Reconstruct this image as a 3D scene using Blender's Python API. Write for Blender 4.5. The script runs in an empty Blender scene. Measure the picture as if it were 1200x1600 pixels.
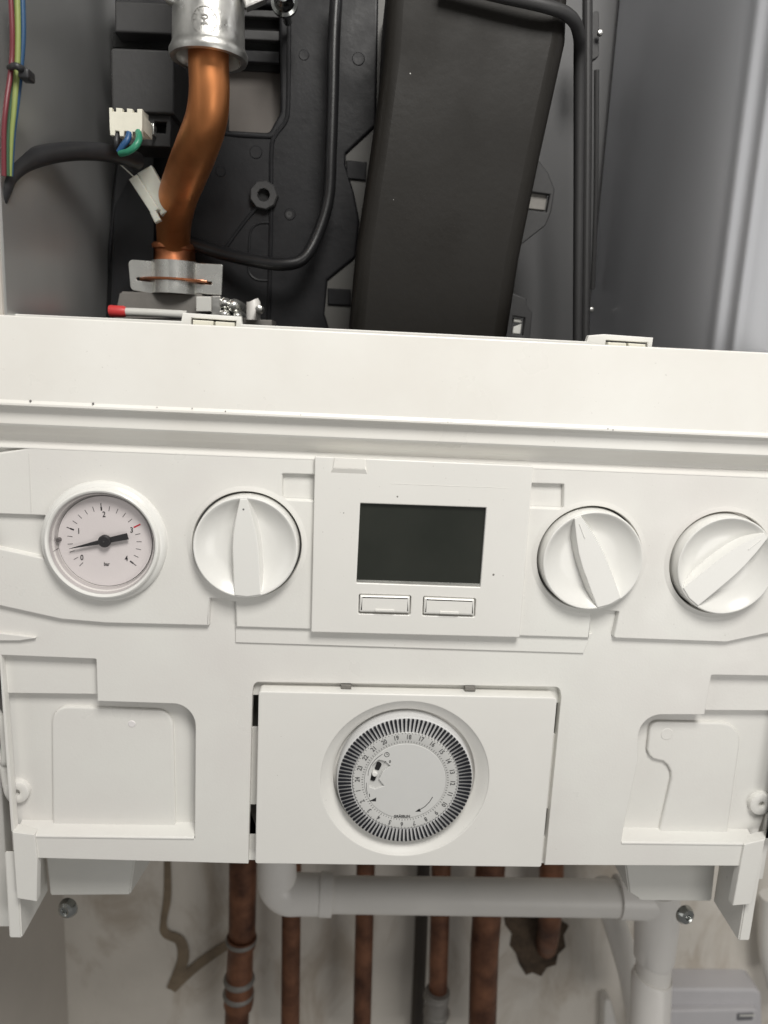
import bpy, bmesh, math, random
from mathutils import Vector, Matrix, Euler
random.seed(4)
S = bpy.context.scene
rad = math.radians
# ------------------------------------------------------------------ camera
YAW, PITCH, ROLL = rad(3.25), rad(11.5), rad(2.75)
CAM = Vector((0.0, -0.42, 1.30))
FW = Vector((math.sin(YAW)*math.cos(PITCH), math.cos(YAW)*math.cos(PITCH), -math.sin(PITCH)))
_r = FW.cross(Vector((0, 0, 1))).normalized(); _u = _r.cross(FW)
RT = _r*math.cos(ROLL) + _u*math.sin(ROLL)
UP = _u*math.cos(ROLL) - _r*math.sin(ROLL)
cd = bpy.data.cameras.new('camera'); cam = bpy.data.objects.new('camera', cd)
S.collection.objects.link(cam); S.camera = cam
m = Matrix((RT, UP, -FW)).transposed().to_4x4(); m.translation = CAM
cam.matrix_world = m
cd.sensor_fit = 'VERTICAL'; cd.sensor_height = 36; cd.sensor_width = 27; cd.lens = 27.0
cd.clip_start = 0.01; cd.clip_end = 50
cd.dof.use_dof = True; cd.dof.focus_distance = 0.44; cd.dof.aperture_fstop = 7.0
# ------------------------------------------------------------------ light
w = bpy.data.worlds.new('World'); S.world = w; w.use_nodes = True
w.node_tree.nodes['Background'].inputs[0].default_value = (1.0, 0.985, 0.955, 1)
w.node_tree.nodes['Background'].inputs[1].default_value = 0.20
def area(name, loc, target, sx, sy, power, col):
    ld = bpy.data.lights.new(name, 'AREA'); ld.shape = 'RECTANGLE'; ld.size = sx; ld.size_y = sy
    ld.energy = power; ld.color = col
    o = bpy.data.objects.new(name, ld); S.collection.objects.link(o); o.location = loc
    o.rotation_euler = (Vector(target)-Vector(loc)).to_track_quat('-Z', 'Y').to_euler()
    return o
area('ceiling_lamp', (0.16, -0.66, 2.02), (0.03, 0, 1.15), 0.34, 0.34, 10.4, (1.0, 0.975, 0.93))
area('low_right_fill', (0.85, -1.25, 0.80), (0.05, 0.25, 0.90), 0.6, 0.6, 4.2, (1.0, 0.97, 0.93))  # added fill from low right, lightens the wall under the panel
area('left_bounce_fill', (-1.15, -.55, 1.45), (0.1, 0, 1.30), 0.6, 1.2, 2.0, (1.0, 0.98, 0.95))  # added soft lamp at left, gives the silver side its bright reflection
S.view_settings.view_transform = 'Standard'; S.view_settings.look = 'None'
S.view_settings.exposure = 0.07; S.view_settings.gamma = 1.0
S.render.resolution_x = 768; S.render.resolution_y = 1024

# ------------------------------------------------------------------ helpers
def W(px, py, Y=0.0):
    d = RT*(px-600) + UP*(800-py) + FW*1200
    return CAM + d*((Y-CAM.y)/d.y)
def LEN(px, py, Y, n): return (W(px+n/2, py, Y)-W(px-n/2, py, Y)).length
WL = {}
def T(v): return Matrix.Translation(v)
def thing(name, label, cat, loc, group=None):
    o = bpy.data.objects.new(name, None); S.collection.objects.link(o); o.location = loc
    o.empty_display_size = 0.02
    o['label'] = label; o['category'] = cat
    if group: o['group'] = group
    WL[o] = Vector(loc); return o
def tag(o, label, cat, group=None):
    o['label'] = label; o['category'] = cat
    if group: o['group'] = group
    return o
def obj(name, bm, mat, parent=None, sharp=20, label=None, local=False, loc=None, recalc=True):
    if recalc: bmesh.ops.recalc_face_normals(bm, faces=bm.faces)
    if not local:
        xs = [v.co for v in bm.verts]
        o0 = Vector(((min(v.x for v in xs)+max(v.x for v in xs))/2, (min(v.y for v in xs)+max(v.y for v in xs))/2, min(v.z for v in xs)))
        bmesh.ops.translate(bm, verts=bm.verts, vec=-o0)
    else: o0 = Vector(loc or (0, 0, 0))
    for f_ in bm.faces: f_.smooth = True
    for e in bm.edges:
        if len(e.link_faces) != 2 or e.calc_face_angle(0) > rad(sharp): e.smooth = False
    me = bpy.data.meshes.new(name); bm.to_mesh(me); bm.free()
    me.materials.append(mat)
    o = bpy.data.objects.new(name, me); S.collection.objects.link(o)
    o.location = o0
    if parent is not None:
        o.parent = parent
        if not local: o.matrix_parent_inverse = T(-WL[parent])
    WL[o] = o0 if not local else (WL.get(parent, Vector()) + o0)
    if label: o['label'] = label
    return o
def roundpoly(pts, seg=7):
    out = []; n = len(pts)
    for i, p in enumerate(pts):
        r = p[2] if len(p) > 2 else 0
        P = Vector(p[:2])
        if r <= 0: out.append(P); continue
        A = Vector(pts[i-1][:2]); B = Vector(pts[(i+1) % n][:2])
        a = (A-P).normalized(); b = (B-P).normalized()
        ang = a.angle(b)
        if ang > rad(176): out.append(P); continue
        t = min(r/math.tan(ang/2), (A-P).length*.49, (B-P).length*.49); rr = t*math.tan(ang/2)
        c = P + (a+b).normalized()*(rr/math.sin(ang/2))
        s = P+a*t-c; e = P+b*t-c
        da = math.atan2(s.x*e.y-s.y*e.x, s.dot(e))
        for k in range(seg+1):
            q = s.copy(); q.rotate(Matrix.Rotation(da*k/seg, 2)); out.append(c+q)
    return out
def clean(L):
    o = []
    for p in L:
        if not o or (p-o[-1]).length > 1e-6: o.append(p)
    if (o[0]-o[-1]).length < 1e-6: o.pop()
    return o
def area2(L): return sum(L[i-1].x*L[i].y-L[i].x*L[i-1].y for i in range(len(L)))/2
def inset(L, d):
    n = len(L); out = []
    for i in range(n):
        a = (L[i]-L[i-1]).normalized(); b = (L[(i+1) % n]-L[i]).normalized()
        na = Vector((-a.y, a.x)); nb = Vector((-b.y, b.x))
        mm = na+nb
        if mm.length < 1e-6: mm = na.copy()
        mm.normalize(); c = max(mm.dot(na), .35)
        out.append(L[i]+mm*(d/c))
    return out
def bev(b, th, n=4, draft=0):
    pr = [(b-b*math.sin(k*math.pi/2/n), b-b*math.cos(k*math.pi/2/n)) for k in range(n+1)]
    return pr + [(-draft, th)]
def slab(bm, loops, y, profile, back=False):
    """loops: list of 2D (x,z) Vector lists, first outer then holes. Filled at y+profile[0], walls go back (+y)."""
    rings = []
    for li, L in enumerate(loops):
        L = clean(L)
        if (area2(L) > 0) != (li == 0): L = L[::-1]   # material on the left of travel
        rings.append([[bm.verts.new((p.x, y+dy, p.y)) for p in inset(L, ins)] for ins, dy in profile])
    for idx in ([0, -1] if back else [0]):
        ed = []
        for R in rings:
            V = R[idx]
            for i in range(len(V)):
                ed.append(bm.edges.get((V[i-1], V[i])) or bm.edges.new((V[i-1], V[i])))
        bmesh.ops.triangle_fill(bm, edges=ed, use_beauty=True)
        for e in ed:
            if e.is_valid: e.smooth = False
    for R in rings:
        for A, B in zip(R, R[1:]):
            for i in range(len(A)):
                try: bm.faces.new((A[i-1], A[i], B[i], B[i-1]))
                except ValueError: pass
    return bm
def PX(pts, Y, seg=7):
    out = []
    for p in roundpoly(pts, seg):
        v = W(p.x, p.y, Y); out.append(Vector((v.x, v.z)))
    return out
def circ(c, r, n=96): return [Vector((c.x+r*math.cos(2*math.pi*k/n), c.z+r*math.sin(2*math.pi*k/n))) for k in range(n)]
def plate(name, loops, Y, th, mat, parent, b=.0006, back=False, **k):
    """loops in photo pixels as they fall on the plane Y"""
    bm = bmesh.new()
    L = [l if isinstance(l[0], Vector) else PX(l, Y) for l in loops]
    slab(bm, L, Y, bev(b, th), back)
    return obj(name, bm, mat, parent, **k)
def lathe(bm, prof, c=Vector((0, 0, 0)), n=96, axis='Y', cap=True):
    """prof: (r, offset along axis)."""
    rings = []
    for r, h in prof:
        ring = []
        if r < 1e-7:
            p = (c.x, c.y+h, c.z) if axis == 'Y' else ((c.x, c.y, c.z+h) if axis == 'Z' else (c.x+h, c.y, c.z))
            ring = [bm.verts.new(p)]
        else:
            for k in range(n):
                a = 2*math.pi*k/n; q, s = r*math.cos(a), r*math.sin(a)
                p = (c.x+q, c.y+h, c.z+s) if axis == 'Y' else ((c.x+q, c.y+s, c.z+h) if axis == 'Z' else (c.x+h, c.y+q, c.z+s))
                ring.append(bm.verts.new(p))
        rings.append(ring)
    for A, B in zip(rings, rings[1:]):
        if len(A) == 1 and len(B) == 1: continue
        for k in range(n):
            j = (k+1) % n
            if len(A) == 1: bm.faces.new((A[0], B[k], B[j]))
            elif len(B) == 1: bm.faces.new((A[k], A[j], B[0]))
            else: bm.faces.new((A[k], A[j], B[j], B[k]))
    return bm
def catmull(P, n=8):
    out = []
    for i in range(len(P)-1):
        a = P[max(i-1, 0)]; b = P[i]; c = P[i+1]; d = P[min(i+2, len(P)-1)]
        for k in range(n):
            t = k/n
            out.append([.5*((2*b[j])+(-a[j]+c[j])*t+(2*a[j]-5*b[j]+4*c[j]-d[j])*t*t+(-a[j]+3*b[j]-3*c[j]+d[j])*t**3) for j in range(4)])
    out.append(list(P[-1])); return out
def tube(bm, pts, seg=20, n=8, smooth=True, cap=True):
    """pts (x,y,z,r)"""
    P = catmull(pts, n) if smooth else [list(p) for p in pts]
    V = [Vector(p[:3]) for p in P]; up = None; rings = []
    for i, v in enumerate(V):
        t = (V[min(i+1, len(V)-1)]-V[max(i-1, 0)]).normalized()
        if up is None:
            up = t.orthogonal().normalized()
        up = (up-t*up.dot(t)).normalized(); s = t.cross(up)
        rings.append([bm.verts.new(v+(up*math.cos(2*math.pi*k/seg)+s*math.sin(2*math.pi*k/seg))*P[i][3]) for k in range(seg)])
    for A, B in zip(rings, rings[1:]):
        for k in range(seg): bm.faces.new((A[k], A[(k+1) % seg], B[(k+1) % seg], B[k]))
    if cap: bm.faces.new(rings[0][::-1]); bm.faces.new(rings[-1])
    return bm
def TP(pts):
    """photo path: (px,py,Y,width_px) -> (x,y,z,r)"""
    out = []
    for px, py, Y, wd in pts:
        v = W(px, py, Y); out.append((v.x, v.y, v.z, LEN(px, py, Y, wd)/2))
    return out
def box(bm, x0, x1, y0, y1, z0, z1, b=0.0):
    g = bmesh.ops.create_cube(bm, size=1)
    for v in g['verts']:
        v.co = Vector(((x0+x1)/2+v.co.x*(x1-x0), (y0+y1)/2+v.co.y*(y1-y0), (z0+z1)/2+v.co.z*(z1-z0)))
    if b: bmesh.ops.bevel(bm, geom=list({e for v in g['verts'] for e in v.link_edges}), offset=b, segments=3, profile=.5, affect='EDGES')
    return bm
def section(bm, sec, x0, x1):
    """closed (y,z) section swept along X"""
    A = [bm.verts.new((x0, y, z)) for y, z in sec]; B = [bm.verts.new((x1, y, z)) for y, z in sec]
    n = len(sec)
    for i in range(n): bm.faces.new((A[i], A[(i+1) % n], B[(i+1) % n], B[i]))
    bmesh.ops.triangulate(bm, faces=[bm.faces.new(A[::-1]), bm.faces.new(B)])
    return bm
def loft(bm, polys):
    """connect equal-length 3D vertex loops"""
    R = [[bm.verts.new(p) for p in q] for q in polys]
    n = len(R[0])
    for A, B in zip(R, R[1:]):
        for i in range(n): bm.faces.new((A[i], A[(i+1) % n], B[(i+1) % n], B[i]))
    for q in (R[0], R[-1]): bm.faces.new(q)
    return bm
def hull(bm, pts):
    vs = [bm.verts.new(p) for p in pts]
    r = bmesh.ops.convex_hull(bm, input=vs)
    bmesh.ops.delete(bm, geom=[g for g in r['geom_interior'] if isinstance(g, bmesh.types.BMVert)], context='VERTS')
    return bm
def text_into(bm, s, size, M, th=.0001, bold=.022):
    c = bpy.data.curves.new('t', 'FONT'); c.body = s; c.size = size; c.align_x = 'CENTER'; c.align_y = 'CENTER'
    c.extrude = th; c.resolution_u = 4; c.offset = bold*size
    o = bpy.data.objects.new('t', c); S.collection.objects.link(o)
    me = bpy.data.meshes.new_from_object(o); me.transform(M); bm.from_mesh(me)
    bpy.data.objects.remove(o); bpy.data.curves.remove(c); bpy.data.meshes.remove(me)
FACE = Matrix.Rotation(rad(90), 4, 'X')       # text plane -> XZ plane facing -Y
def stroke(bm, pts, wd, y, th=.00012):
    """flat line of given width through (x,z) points at depth y"""
    L = []; R = []
    P = [Vector(p) for p in pts]
    for i, p in enumerate(P):
        t = (P[min(i+1, len(P)-1)]-P[max(i-1, 0)]).normalized(); n = Vector((-t.y, t.x))
        ww = wd[i] if isinstance(wd, (list, tuple)) else wd
        L.append(p+n*ww/2); R.append(p-n*ww/2)
    slab(bm, [L+R[::-1]], y-th, [(0, 0), (0, th*1.5)])
def pxs(pts, Y): return [(W(x, y, Y).x, W(x, y, Y).z) for x, y in pts]

# ------------------------------------------------------------------ materials
def nd(nt, t, **k):
    n = nt.nodes.new(t)
    for a, b in k.items():
        if a.startswith('i_'): n.inputs[a[2:].replace('_', ' ')].default_value = b
        else: setattr(n, a, b)
    return n
def mat(name, col, rough=.5, metal=0.0, var=.06, vscale=30, bump=.0, bscale=400, spec=.5, specks=0.0, stretch=None,
        col2=None, coat=0, trans=0, sss=0, tint=None, rvar=.0, smear=0):
    mt = bpy.data.materials.new(name); mt.use_nodes = True; nt = mt.node_tree
    b = nt.nodes['Principled BSDF']
    b.inputs['Roughness'].default_value = rough; b.inputs['Metallic'].default_value = metal
    b.inputs['Specular IOR Level'].default_value = spec; b.inputs['Coat Weight'].default_value = coat
    if trans: b.inputs['Transmission Weight'].default_value = trans
    if sss:
        b.inputs['Subsurface Weight'].default_value = sss; b.inputs['Subsurface Radius'].default_value = (.004, .003, .002)
        b.inputs['Subsurface Scale'].default_value = 1.0
    g = nd(nt, 'ShaderNodeNewGeometry')
    mp = nd(nt, 'ShaderNodeMapping'); nt.links.new(g.outputs['Position'], mp.inputs['Vector'])
    if stretch: mp.inputs['Scale'].default_value = stretch
    nz = nd(nt, 'ShaderNodeTexNoise', i_Scale=vscale, i_Detail=5.0, i_Roughness=.6); nt.links.new(mp.outputs[0], nz.inputs['Vector'])
    mx = nd(nt, 'ShaderNodeMix', data_type='RGBA')
    rp = nd(nt, 'ShaderNodeMapRange', i_From_Min=.3, i_From_Max=.7); nt.links.new(nz.outputs['Fac'], rp.inputs['Value'])
    nt.links.new(rp.outputs[0], mx.inputs[0])
    c = Vector(col); a1 = tuple(c*(1-var))+(1,); a2 = (tuple(Vector(col2)) if col2 else tuple(min(1, x) for x in c*(1+var)))+(1,)
    if tint: a1 = tuple(c[i]*tint[i]*(1-var) for i in range(3))+(1,)
    mx.inputs[6].default_value = a1; mx.inputs[7].default_value = a2
    out = mx.outputs[2]
    if specks:
        vz = nd(nt, 'ShaderNodeTexNoise', i_Scale=520.0, i_Detail=2.0); nt.links.new(g.outputs['Position'], vz.inputs['Vector'])
        r2 = nd(nt, 'ShaderNodeMapRange', i_From_Min=.75, i_From_Max=.80); nt.links.new(vz.outputs['Fac'], r2.inputs['Value'])
        mu = nd(nt, 'ShaderNodeMath', operation='MULTIPLY'); mu.inputs[1].default_value = specks; nt.links.new(r2.outputs[0], mu.inputs[0])
        m2 = nd(nt, 'ShaderNodeMix', data_type='RGBA'); nt.links.new(mu.outputs[0], m2.inputs[0]); nt.links.new(out, m2.inputs[6])
        m2.inputs[7].default_value = (.18, .15, .11, 1); out = m2.outputs[2]
    nt.links.new(out, b.inputs['Base Color'])
    if rvar:
        n3 = nd(nt, 'ShaderNodeTexNoise', i_Scale=vscale*2.3, i_Detail=6.0); nt.links.new(mp.outputs[0], n3.inputs['Vector'])
        r3 = nd(nt, 'ShaderNodeMapRange', i_From_Min=.3, i_From_Max=.7, i_To_Min=max(0.02, rough-rvar), i_To_Max=rough+rvar)
        nt.links.new(n3.outputs['Fac'], r3.inputs['Value']); nt.links.new(r3.outputs[0], b.inputs['Roughness'])
    if bump:
        n4 = nd(nt, 'ShaderNodeTexNoise', i_Scale=bscale, i_Detail=4.0); nt.links.new(mp.outputs[0], n4.inputs['Vector'])
        bp = nd(nt, 'ShaderNodeBump', i_Strength=1.0, i_Distance=bump); nt.links.new(n4.outputs['Fac'], bp.inputs['Height'])
        nt.links.new(bp.outputs[0], b.inputs['Normal'])
    return mt
WHITE = mat('white_plastic', (.75, .748, .71), .38, var=.035, vscale=11, bump=.00006, bscale=700, specks=.3, tint=(1.0, .975, .985), rvar=.12)
RAIL = mat('white_sheet_metal_paint', (.82, .81, .77), .34, var=.045, vscale=10, bump=.00008, bscale=90, specks=.25, tint=(1, .985, .97), rvar=.08)
WHITE2 = mat('white_knob_plastic', (.78, .775, .745), .27, var=.012, vscale=20, bump=.00002, bscale=900)
DISP = mat('white_display_housing', (.76, .75, .715), .33, var=.02, vscale=16, bump=.00003, bscale=800, specks=.6)
SHAD = mat('painted_rim_shade', (.30, .27, .22), .9, var=.35, vscale=120)  # dark brown for the shade painted under the rear rim
INK = mat('black_print', (.02, .02, .022), .5, var=.1)
INKG = mat('grey_print', (.10, .10, .10), .6, var=.1)
RED = mat('red_print', (.55, .03, .05), .5, var=.05)
DIAL = mat('gauge_face_paper', (.77, .745, .74), .55, var=.02, vscale=25)
GWALL = mat('gauge_clear_rim', (.52, .50, .495), .18, var=.05, coat=.6)
GDARK = mat('grey_gauge_stop', (.12, .11, .11), .4)
LCD = mat('dark_lcd_glass', (.022, .025, .020), .12, var=.12, vscale=12, col2=(.032, .034, .028), coat=.2, rvar=.03)
LCDF = mat('lcd_edge', (.30, .30, .28), .2, metal=.6, var=.2, vscale=90)
BLACKP = mat('black_moulded_plastic', (.012, .012, .0135), .45, spec=.25, var=.14, vscale=22, bump=.0001, bscale=260, specks=.12, rvar=.1)
BLACKQ = mat('black_duct_plastic', (.011, .0098, .0082), .5, spec=.22, var=.16, vscale=9, bump=.00008, bscale=300, rvar=.1, tint=(1.05, 1.0, .95), specks=.1)
GREYP = mat('dark_grey_plastic', (.028, .0275, .028), .55, var=.1, vscale=30, bump=.0001, bscale=300)
BROWNP = mat('grey_brown_panel', (.10, .087, .077), .6, var=.15, vscale=18)
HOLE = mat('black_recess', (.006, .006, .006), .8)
RUBBER = mat('black_rubber', (.012, .012, .013), .34, var=.2, vscale=60, bump=.00005)
CABLE = mat('black_cable_sheath', (.022, .022, .024), .45, var=.15, vscale=60)
COPPER = mat('copper_bright', (.64, .26, .10), .44, metal=.9, var=.17, vscale=28, rvar=.07, bump=.00003, bscale=90, tint=(.92, .86, .8), stretch=(1, 1, .35))
COPPERD = mat('copper_tarnished', (.17, .075, .04), .5, metal=.5, var=.5, vscale=30, rvar=.1, tint=(.6, .5, .5))
COPC = mat('copper_collar', (.50, .19, .09), .42, metal=1, var=.3, vscale=90, rvar=.1)
ALU = mat('cast_aluminium', (.58, .575, .55), .36, metal=.95, var=.14, vscale=60, bump=.00022, bscale=220, rvar=.1)
CHROME = mat('bright_zinc', (.88, .88, .84), .26, metal=.9, var=.06, vscale=50, bump=.00006, bscale=70, rvar=.05)
STEEL = mat('galvanised_side', (.68, .69, .72), .44, metal=.85, var=.02, vscale=12, bump=.0004, bscale=7, stretch=(1, 1, .15))
GPAINT = mat('grey_side_paint', (.58, .585, .58), .40, metal=.82, var=.05, vscale=10, bump=.0004, bscale=10, stretch=(1, 1, .2))
GPAINT2 = mat('grey_back_paint', (.085, .085, .087), .5, var=.08, vscale=10)
VALVE = mat('grey_valve_casting', (.20, .19, .175), .55, metal=.3, var=.12, vscale=60, bump=.0001)
REDCAP = mat('red_cap', (.62, .05, .05), .45, var=.1)
TRANSL = mat('translucent_nylon', (.66, .67, .60), .3, var=.08, vscale=80, sss=.4, trans=.25)
PLUG = mat('cream_plug_plastic', (.70, .68, .58), .42, var=.05, vscale=80)
BLUE = mat('blue_wire', (.02, .08, .20), .4); GREEN = mat('green_wire', (.03, .22, .13), .4)
LBLUE = mat('blue_insulation', (.022, .07, .15), .42); LRED = mat('red_insulation', (.14, .022, .03), .42); LYEL = mat('yellow_green_insulation', (.24, .29, .09), .42)
LGRN = mat('dark_green_insulation', (.04, .10, .05), .42); LBRN = mat('brown_insulation', (.12, .07, .04), .45)
PVC = mat('white_pvc', (.72, .70, .67), .38, var=.04, vscale=14)
PVCG = mat('greyed_pvc', (.70, .68, .645), .4, var=.05, vscale=14)
BASEG = mat('grey_white_casing_base', (.64, .635, .60), .45, var=.03)
SCREWM = mat('steel_screw', (.36, .37, .36), .2, metal=1, var=.15, vscale=150, rvar=.08)
BOXG = mat('grey_plastic_box', (.50, .49, .505), .5, var=.03)
BOXB = mat('badge_grey', (.14, .14, .15), .4)
SIDEW = mat('painted_cupboard_side', (.50, .465, .42), .8, var=.05, vscale=9, bump=.0003, bscale=60)
SEALC = mat('dried_sealant', (.20, .155, .105), .7, var=.25, vscale=40, bump=.0004, bscale=150)
NAVY = mat('dark_blue_tappet', (.009, .010, .014), .3, var=.2, vscale=300)
DRUM = mat('timer_ring_grey', (.66, .66, .66), .35, var=.03)
TDISC = mat('timer_disc_grey', (.62, .62, .605), .45, var=.02, vscale=40)
TRING = mat('timer_scale_ring', (.58, .58, .565), .4, var=.02)
# clear cover
GL = bpy.data.materials.new('clear_cover'); GL.use_nodes = True
nt = GL.node_tree; nt.nodes.clear()
_o = nd(nt, 'ShaderNodeOutputMaterial'); _m = nd(nt, 'ShaderNodeMixShader'); _t = nd(nt, 'ShaderNodeBsdfTransparent'); _g = nd(nt, 'ShaderNodeBsdfGlossy', i_Roughness=.04)
_f = nd(nt, 'ShaderNodeFresnel', i_IOR=1.35)
_m.inputs[0].default_value = .05; nt.links.new(_t.outputs[0], _m.inputs[1]); nt.links.new(_g.outputs[0], _m.inputs[2]); nt.links.new(_m.outputs[0], _o.inputs[0])
_t.inputs[0].default_value = (.97, .95, .95, 1)
# stained plaster wall
def plaster():
    mt = mat('stained_plaster', (.62, .585, .53), .85, var=.10, vscale=7, bump=.0012, bscale=35)
    nt = mt.node_tree; b = nt.nodes['Principled BSDF']
    src = b.inputs['Base Color'].links[0].from_socket
    g = nd(nt, 'ShaderNodeNewGeometry')
    mp = nd(nt, 'ShaderNodeMapping'); mp.inputs['Scale'].default_value = (1, 1, .45); nt.links.new(g.outputs['Position'], mp.inputs[0])
    n = nd(nt, 'ShaderNodeTexNoise', i_Scale=16.0, i_Detail=7.0, i_Roughness=.62, i_Distortion=.8); nt.links.new(mp.outputs[0], n.inputs['Vector'])
    r = nd(nt, 'ShaderNodeMapRange', i_From_Min=.50, i_From_Max=.66, i_To_Max=.42); nt.links.new(n.outputs['Fac'], r.inputs['Value'])
    m2 = nd(nt, 'ShaderNodeMix', data_type='RGBA'); nt.links.new(r.outputs[0], m2.inputs[0]); nt.links.new(src, m2.inputs[6])
    m2.inputs[7].default_value = (.25, .175, .10, 1)
    nt.links.new(m2.outputs[2], b.inputs['Base Color'])
    return mt
PLASTER = plaster()

# ------------------------------------------------------------------ setting
WALLY = .30
bm = bmesh.new(); box(bm, -1.2, 1.2, WALLY, WALLY+.08, -.1, 2.4)
o = obj('wall', bm, PLASTER); o['kind'] = 'structure'
xs = W(103, 1500, WALLY).x
bm = bmesh.new(); box(bm, xs-.05, xs, -.02, WALLY, -.1, 2.4)
o = obj('side_wall', bm, SIDEW); o['kind'] = 'structure'

# ------------------------------------------------------------------ boiler casing
xl = W(12, 400, -.002).x; xr = W(1112, 400, 0).x
ZB = 1.03; ZT = 1.72; ZF = 1.300
casing = thing('boiler_casing', 'open grey metal boiler casing behind the white control panel', 'casing', (0, .1, ZB))
bm = bmesh.new(); box(bm, xl-.0015, xl, -.006, .215, ZF, ZT)
obj('side_panel', bm, GPAINT, casing, label='matt grey left inner side of the casing')
# front flange of the left side
bm = bmesh.new(); box(bm, xl-.03, xl-.0015, -.008, -.004, ZF, ZT, .0006)
obj('flange', bm, SIDEW, casing)
# right: rolled bright side, plan profile
pp = [(xr, .205), (xr, .18)]
for q in range(0, 91):
    t = rad(q); nx, ny = -math.cos(t)*.150, -math.sin(t)*.068; ln = math.hypot(nx, ny)
    g_ = .0007*math.exp(-((q-50)/1.8)**2) + .0006*math.exp(-((q-57)/1.4)**2) - .0003*math.exp(-((q-53.5)/2.0)**2)
    pp.append((xr+.068*(1-math.cos(t))+g_*nx/ln, .150*(1-math.sin(t))+g_*ny/ln))
pp += [(xr+.085, .0002), (xr+.11, .003)]
pp = [Vector(p) for p in pp]; bk = []
for i_, p in enumerate(pp):
    t = (pp[min(i_+1, len(pp)-1)]-pp[max(i_-1, 0)]).normalized(); bk.append(p+Vector((-t.y, t.x))*.0012)
loop_ = pp+bk[::-1]
bm = bmesh.new(); R = [[bm.verts.new((p.x, p.y, z)) for p in loop_] for z in (ZF, ZT)]
for i_ in range(len(loop_)): bm.faces.new((R[0][i_-1], R[0][i_], R[1][i_], R[1][i_-1]))
obj('side_panel', bm, STEEL, casing, label='shiny silver right side with rolled front edge', sharp=60)
for xa_ in (xl-.0015, xr+.028):
    bm = bmesh.new(); box(bm, xa_, xa_+.0015, .024, .215, ZB, ZF-.001); obj('lower_side_panel', bm, GPAINT2, casing)
bm = bmesh.new(); box(bm, xl-.0015, xr+.03, .215, .2165, ZB, ZT); obj('back_panel', bm, GPAINT2, casing)
bm = bmesh.new(); box(bm, xl-.0015, xr+.03, .012, .215, ZT, ZT+.0015); obj('top_panel', bm, GPAINT2, casing)
bm = bmesh.new(); box(bm, xl-.0015, xr+.03, .012, .215, ZB-.0015, ZB); obj('light_blocking_base', bm, GPAINT2, casing)  # unseen bottom added to keep the inside dark behind the slots
# uprights near the right side
bm = bmesh.new(); tube(bm, TP([(918, -30, .15, 16), (917, 250, .15, 15), (914, 545, .15, 14)]), 14)
obj('upright', bm, GREYP, casing)
bm = bmesh.new(); tube(bm, TP([(932, 110, .185, 8), (931, 300, .185, 7), (926, 452, .185, 7)]), 10)
obj('upright', bm, GREYP, casing)
plate('screw_tab', [[(922, 22, 4), (936, 14, 4), (936, 88, 5), (922, 96, 4)]], .165, .006, GREYP, casing)
bm = bmesh.new(); c = W(937, 52, .16); lathe(bm, [(0, -.0025), (.0015, -.002), (.0022, 0)], c, 16); obj('rivet', bm, ALU, casing)
bm = bmesh.new(); c = W(924, 484, .17); lathe(bm, [(0, -.0025), (.0015, -.002), (.0022, 0)], c, 16); obj('rivet', bm, ALU, casing)
# base brackets (grey white boxes beneath)
def basebox(f, back, z0b, lab):
    bm = bmesh.new()
    A = [W(x, y, .035) for x, y in f]; B = [Vector((v.x+back, .12, v.z)) for v in A]
    loft(bm, [A, B]); bmesh.ops.bevel(bm, geom=bm.edges[:], offset=.001, segments=2, affect='EDGES')
    obj('base_bracket', bm, BASEG, casing, label=lab)
basebox([(70, 1325), (212, 1335), (203, 1399), (78, 1400)], .012, 0, 'grey white tray under the left end')
basebox([(975, 1335), (1120, 1335), (1112, 1409), (1000, 1408), (996, 1398), (983, 1396)], -.0, 0, 'grey white tray under the right end')

# ------------------------------------------------------------------ inner black cover (moulding)
cov = thing('inner_cover', 'black moulded plastic cover with bosses behind the bright copper pipe', 'cover', W(400, 500, .17))
Yc = .165
plate('cover_plate', [[(178, -40), (592, -40), (588, 196), (541, 240), (540, 258), (553, 300, 20), (562, 345, 20), (556, 402, 10), (512, 438), (507, 490), (516, 520), (520, 600), (160, 600), (168, 380), (183, 240)],
                      [(352, 8), (436, 8), (438, 175, 14), (420, 207, 8), (352, 203)]], Yc, .03, BLACKP, cov, b=.002)
plate('recess_panel', [[(345, 0), (450, 0), (450, 216), (345, 212)]], Yc+.018, .004, BROWNP, cov)
for a, b_, mt in ((12, 24, GREYP), (44, 60, GREYP), (76, 95, BLACKP)):
    plate('louvre', [[(350, a), (437, a+4), (437, b_+4), (350, b_)]], Yc+.004, .004, mt, cov, b=.001)
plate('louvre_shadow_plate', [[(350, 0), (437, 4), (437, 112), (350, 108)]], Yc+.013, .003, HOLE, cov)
# raised rim along the window and the rib below
bm = bmesh.new(); tube(bm, TP([(452, -20, Yc, 7), (451, 90, Yc, 7), (450, 165, Yc, 7), (446, 190, Yc, 7), (430, 212, Yc, 7), (424, 240, Yc, 7), (423, 360, Yc, 7), (419, 520, Yc, 7)]), 8)
obj('rib', bm, BLACKP, cov)
bm = bmesh.new(); tube(bm, TP([(345, 208, Yc, 6), (380, 212, Yc, 6), (425, 214, Yc, 6)]), 8); obj('rib', bm, BLACKP, cov)
bm = bmesh.new(); tube(bm, TP([(400, 325, Yc, 7), (378, 352, Yc, 6), (352, 388, Yc, 6)]), 8); obj('rib', bm, BLACKP, cov)
bm = bmesh.new(); tube(bm, TP([(424, 348, Yc, 4), (402, 350, Yc, 4), (391, 364, Yc, 4), (389, 400, Yc, 4), (389, 425, Yc, 4), (402, 437, Yc, 4), (424, 438, Yc, 4)]), 8, 4); obj('rib', bm, BLACKP, cov)
bm = bmesh.new(); c = W(413, 307, Yc); r = LEN(413, 307, Yc, 46)/2
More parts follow.
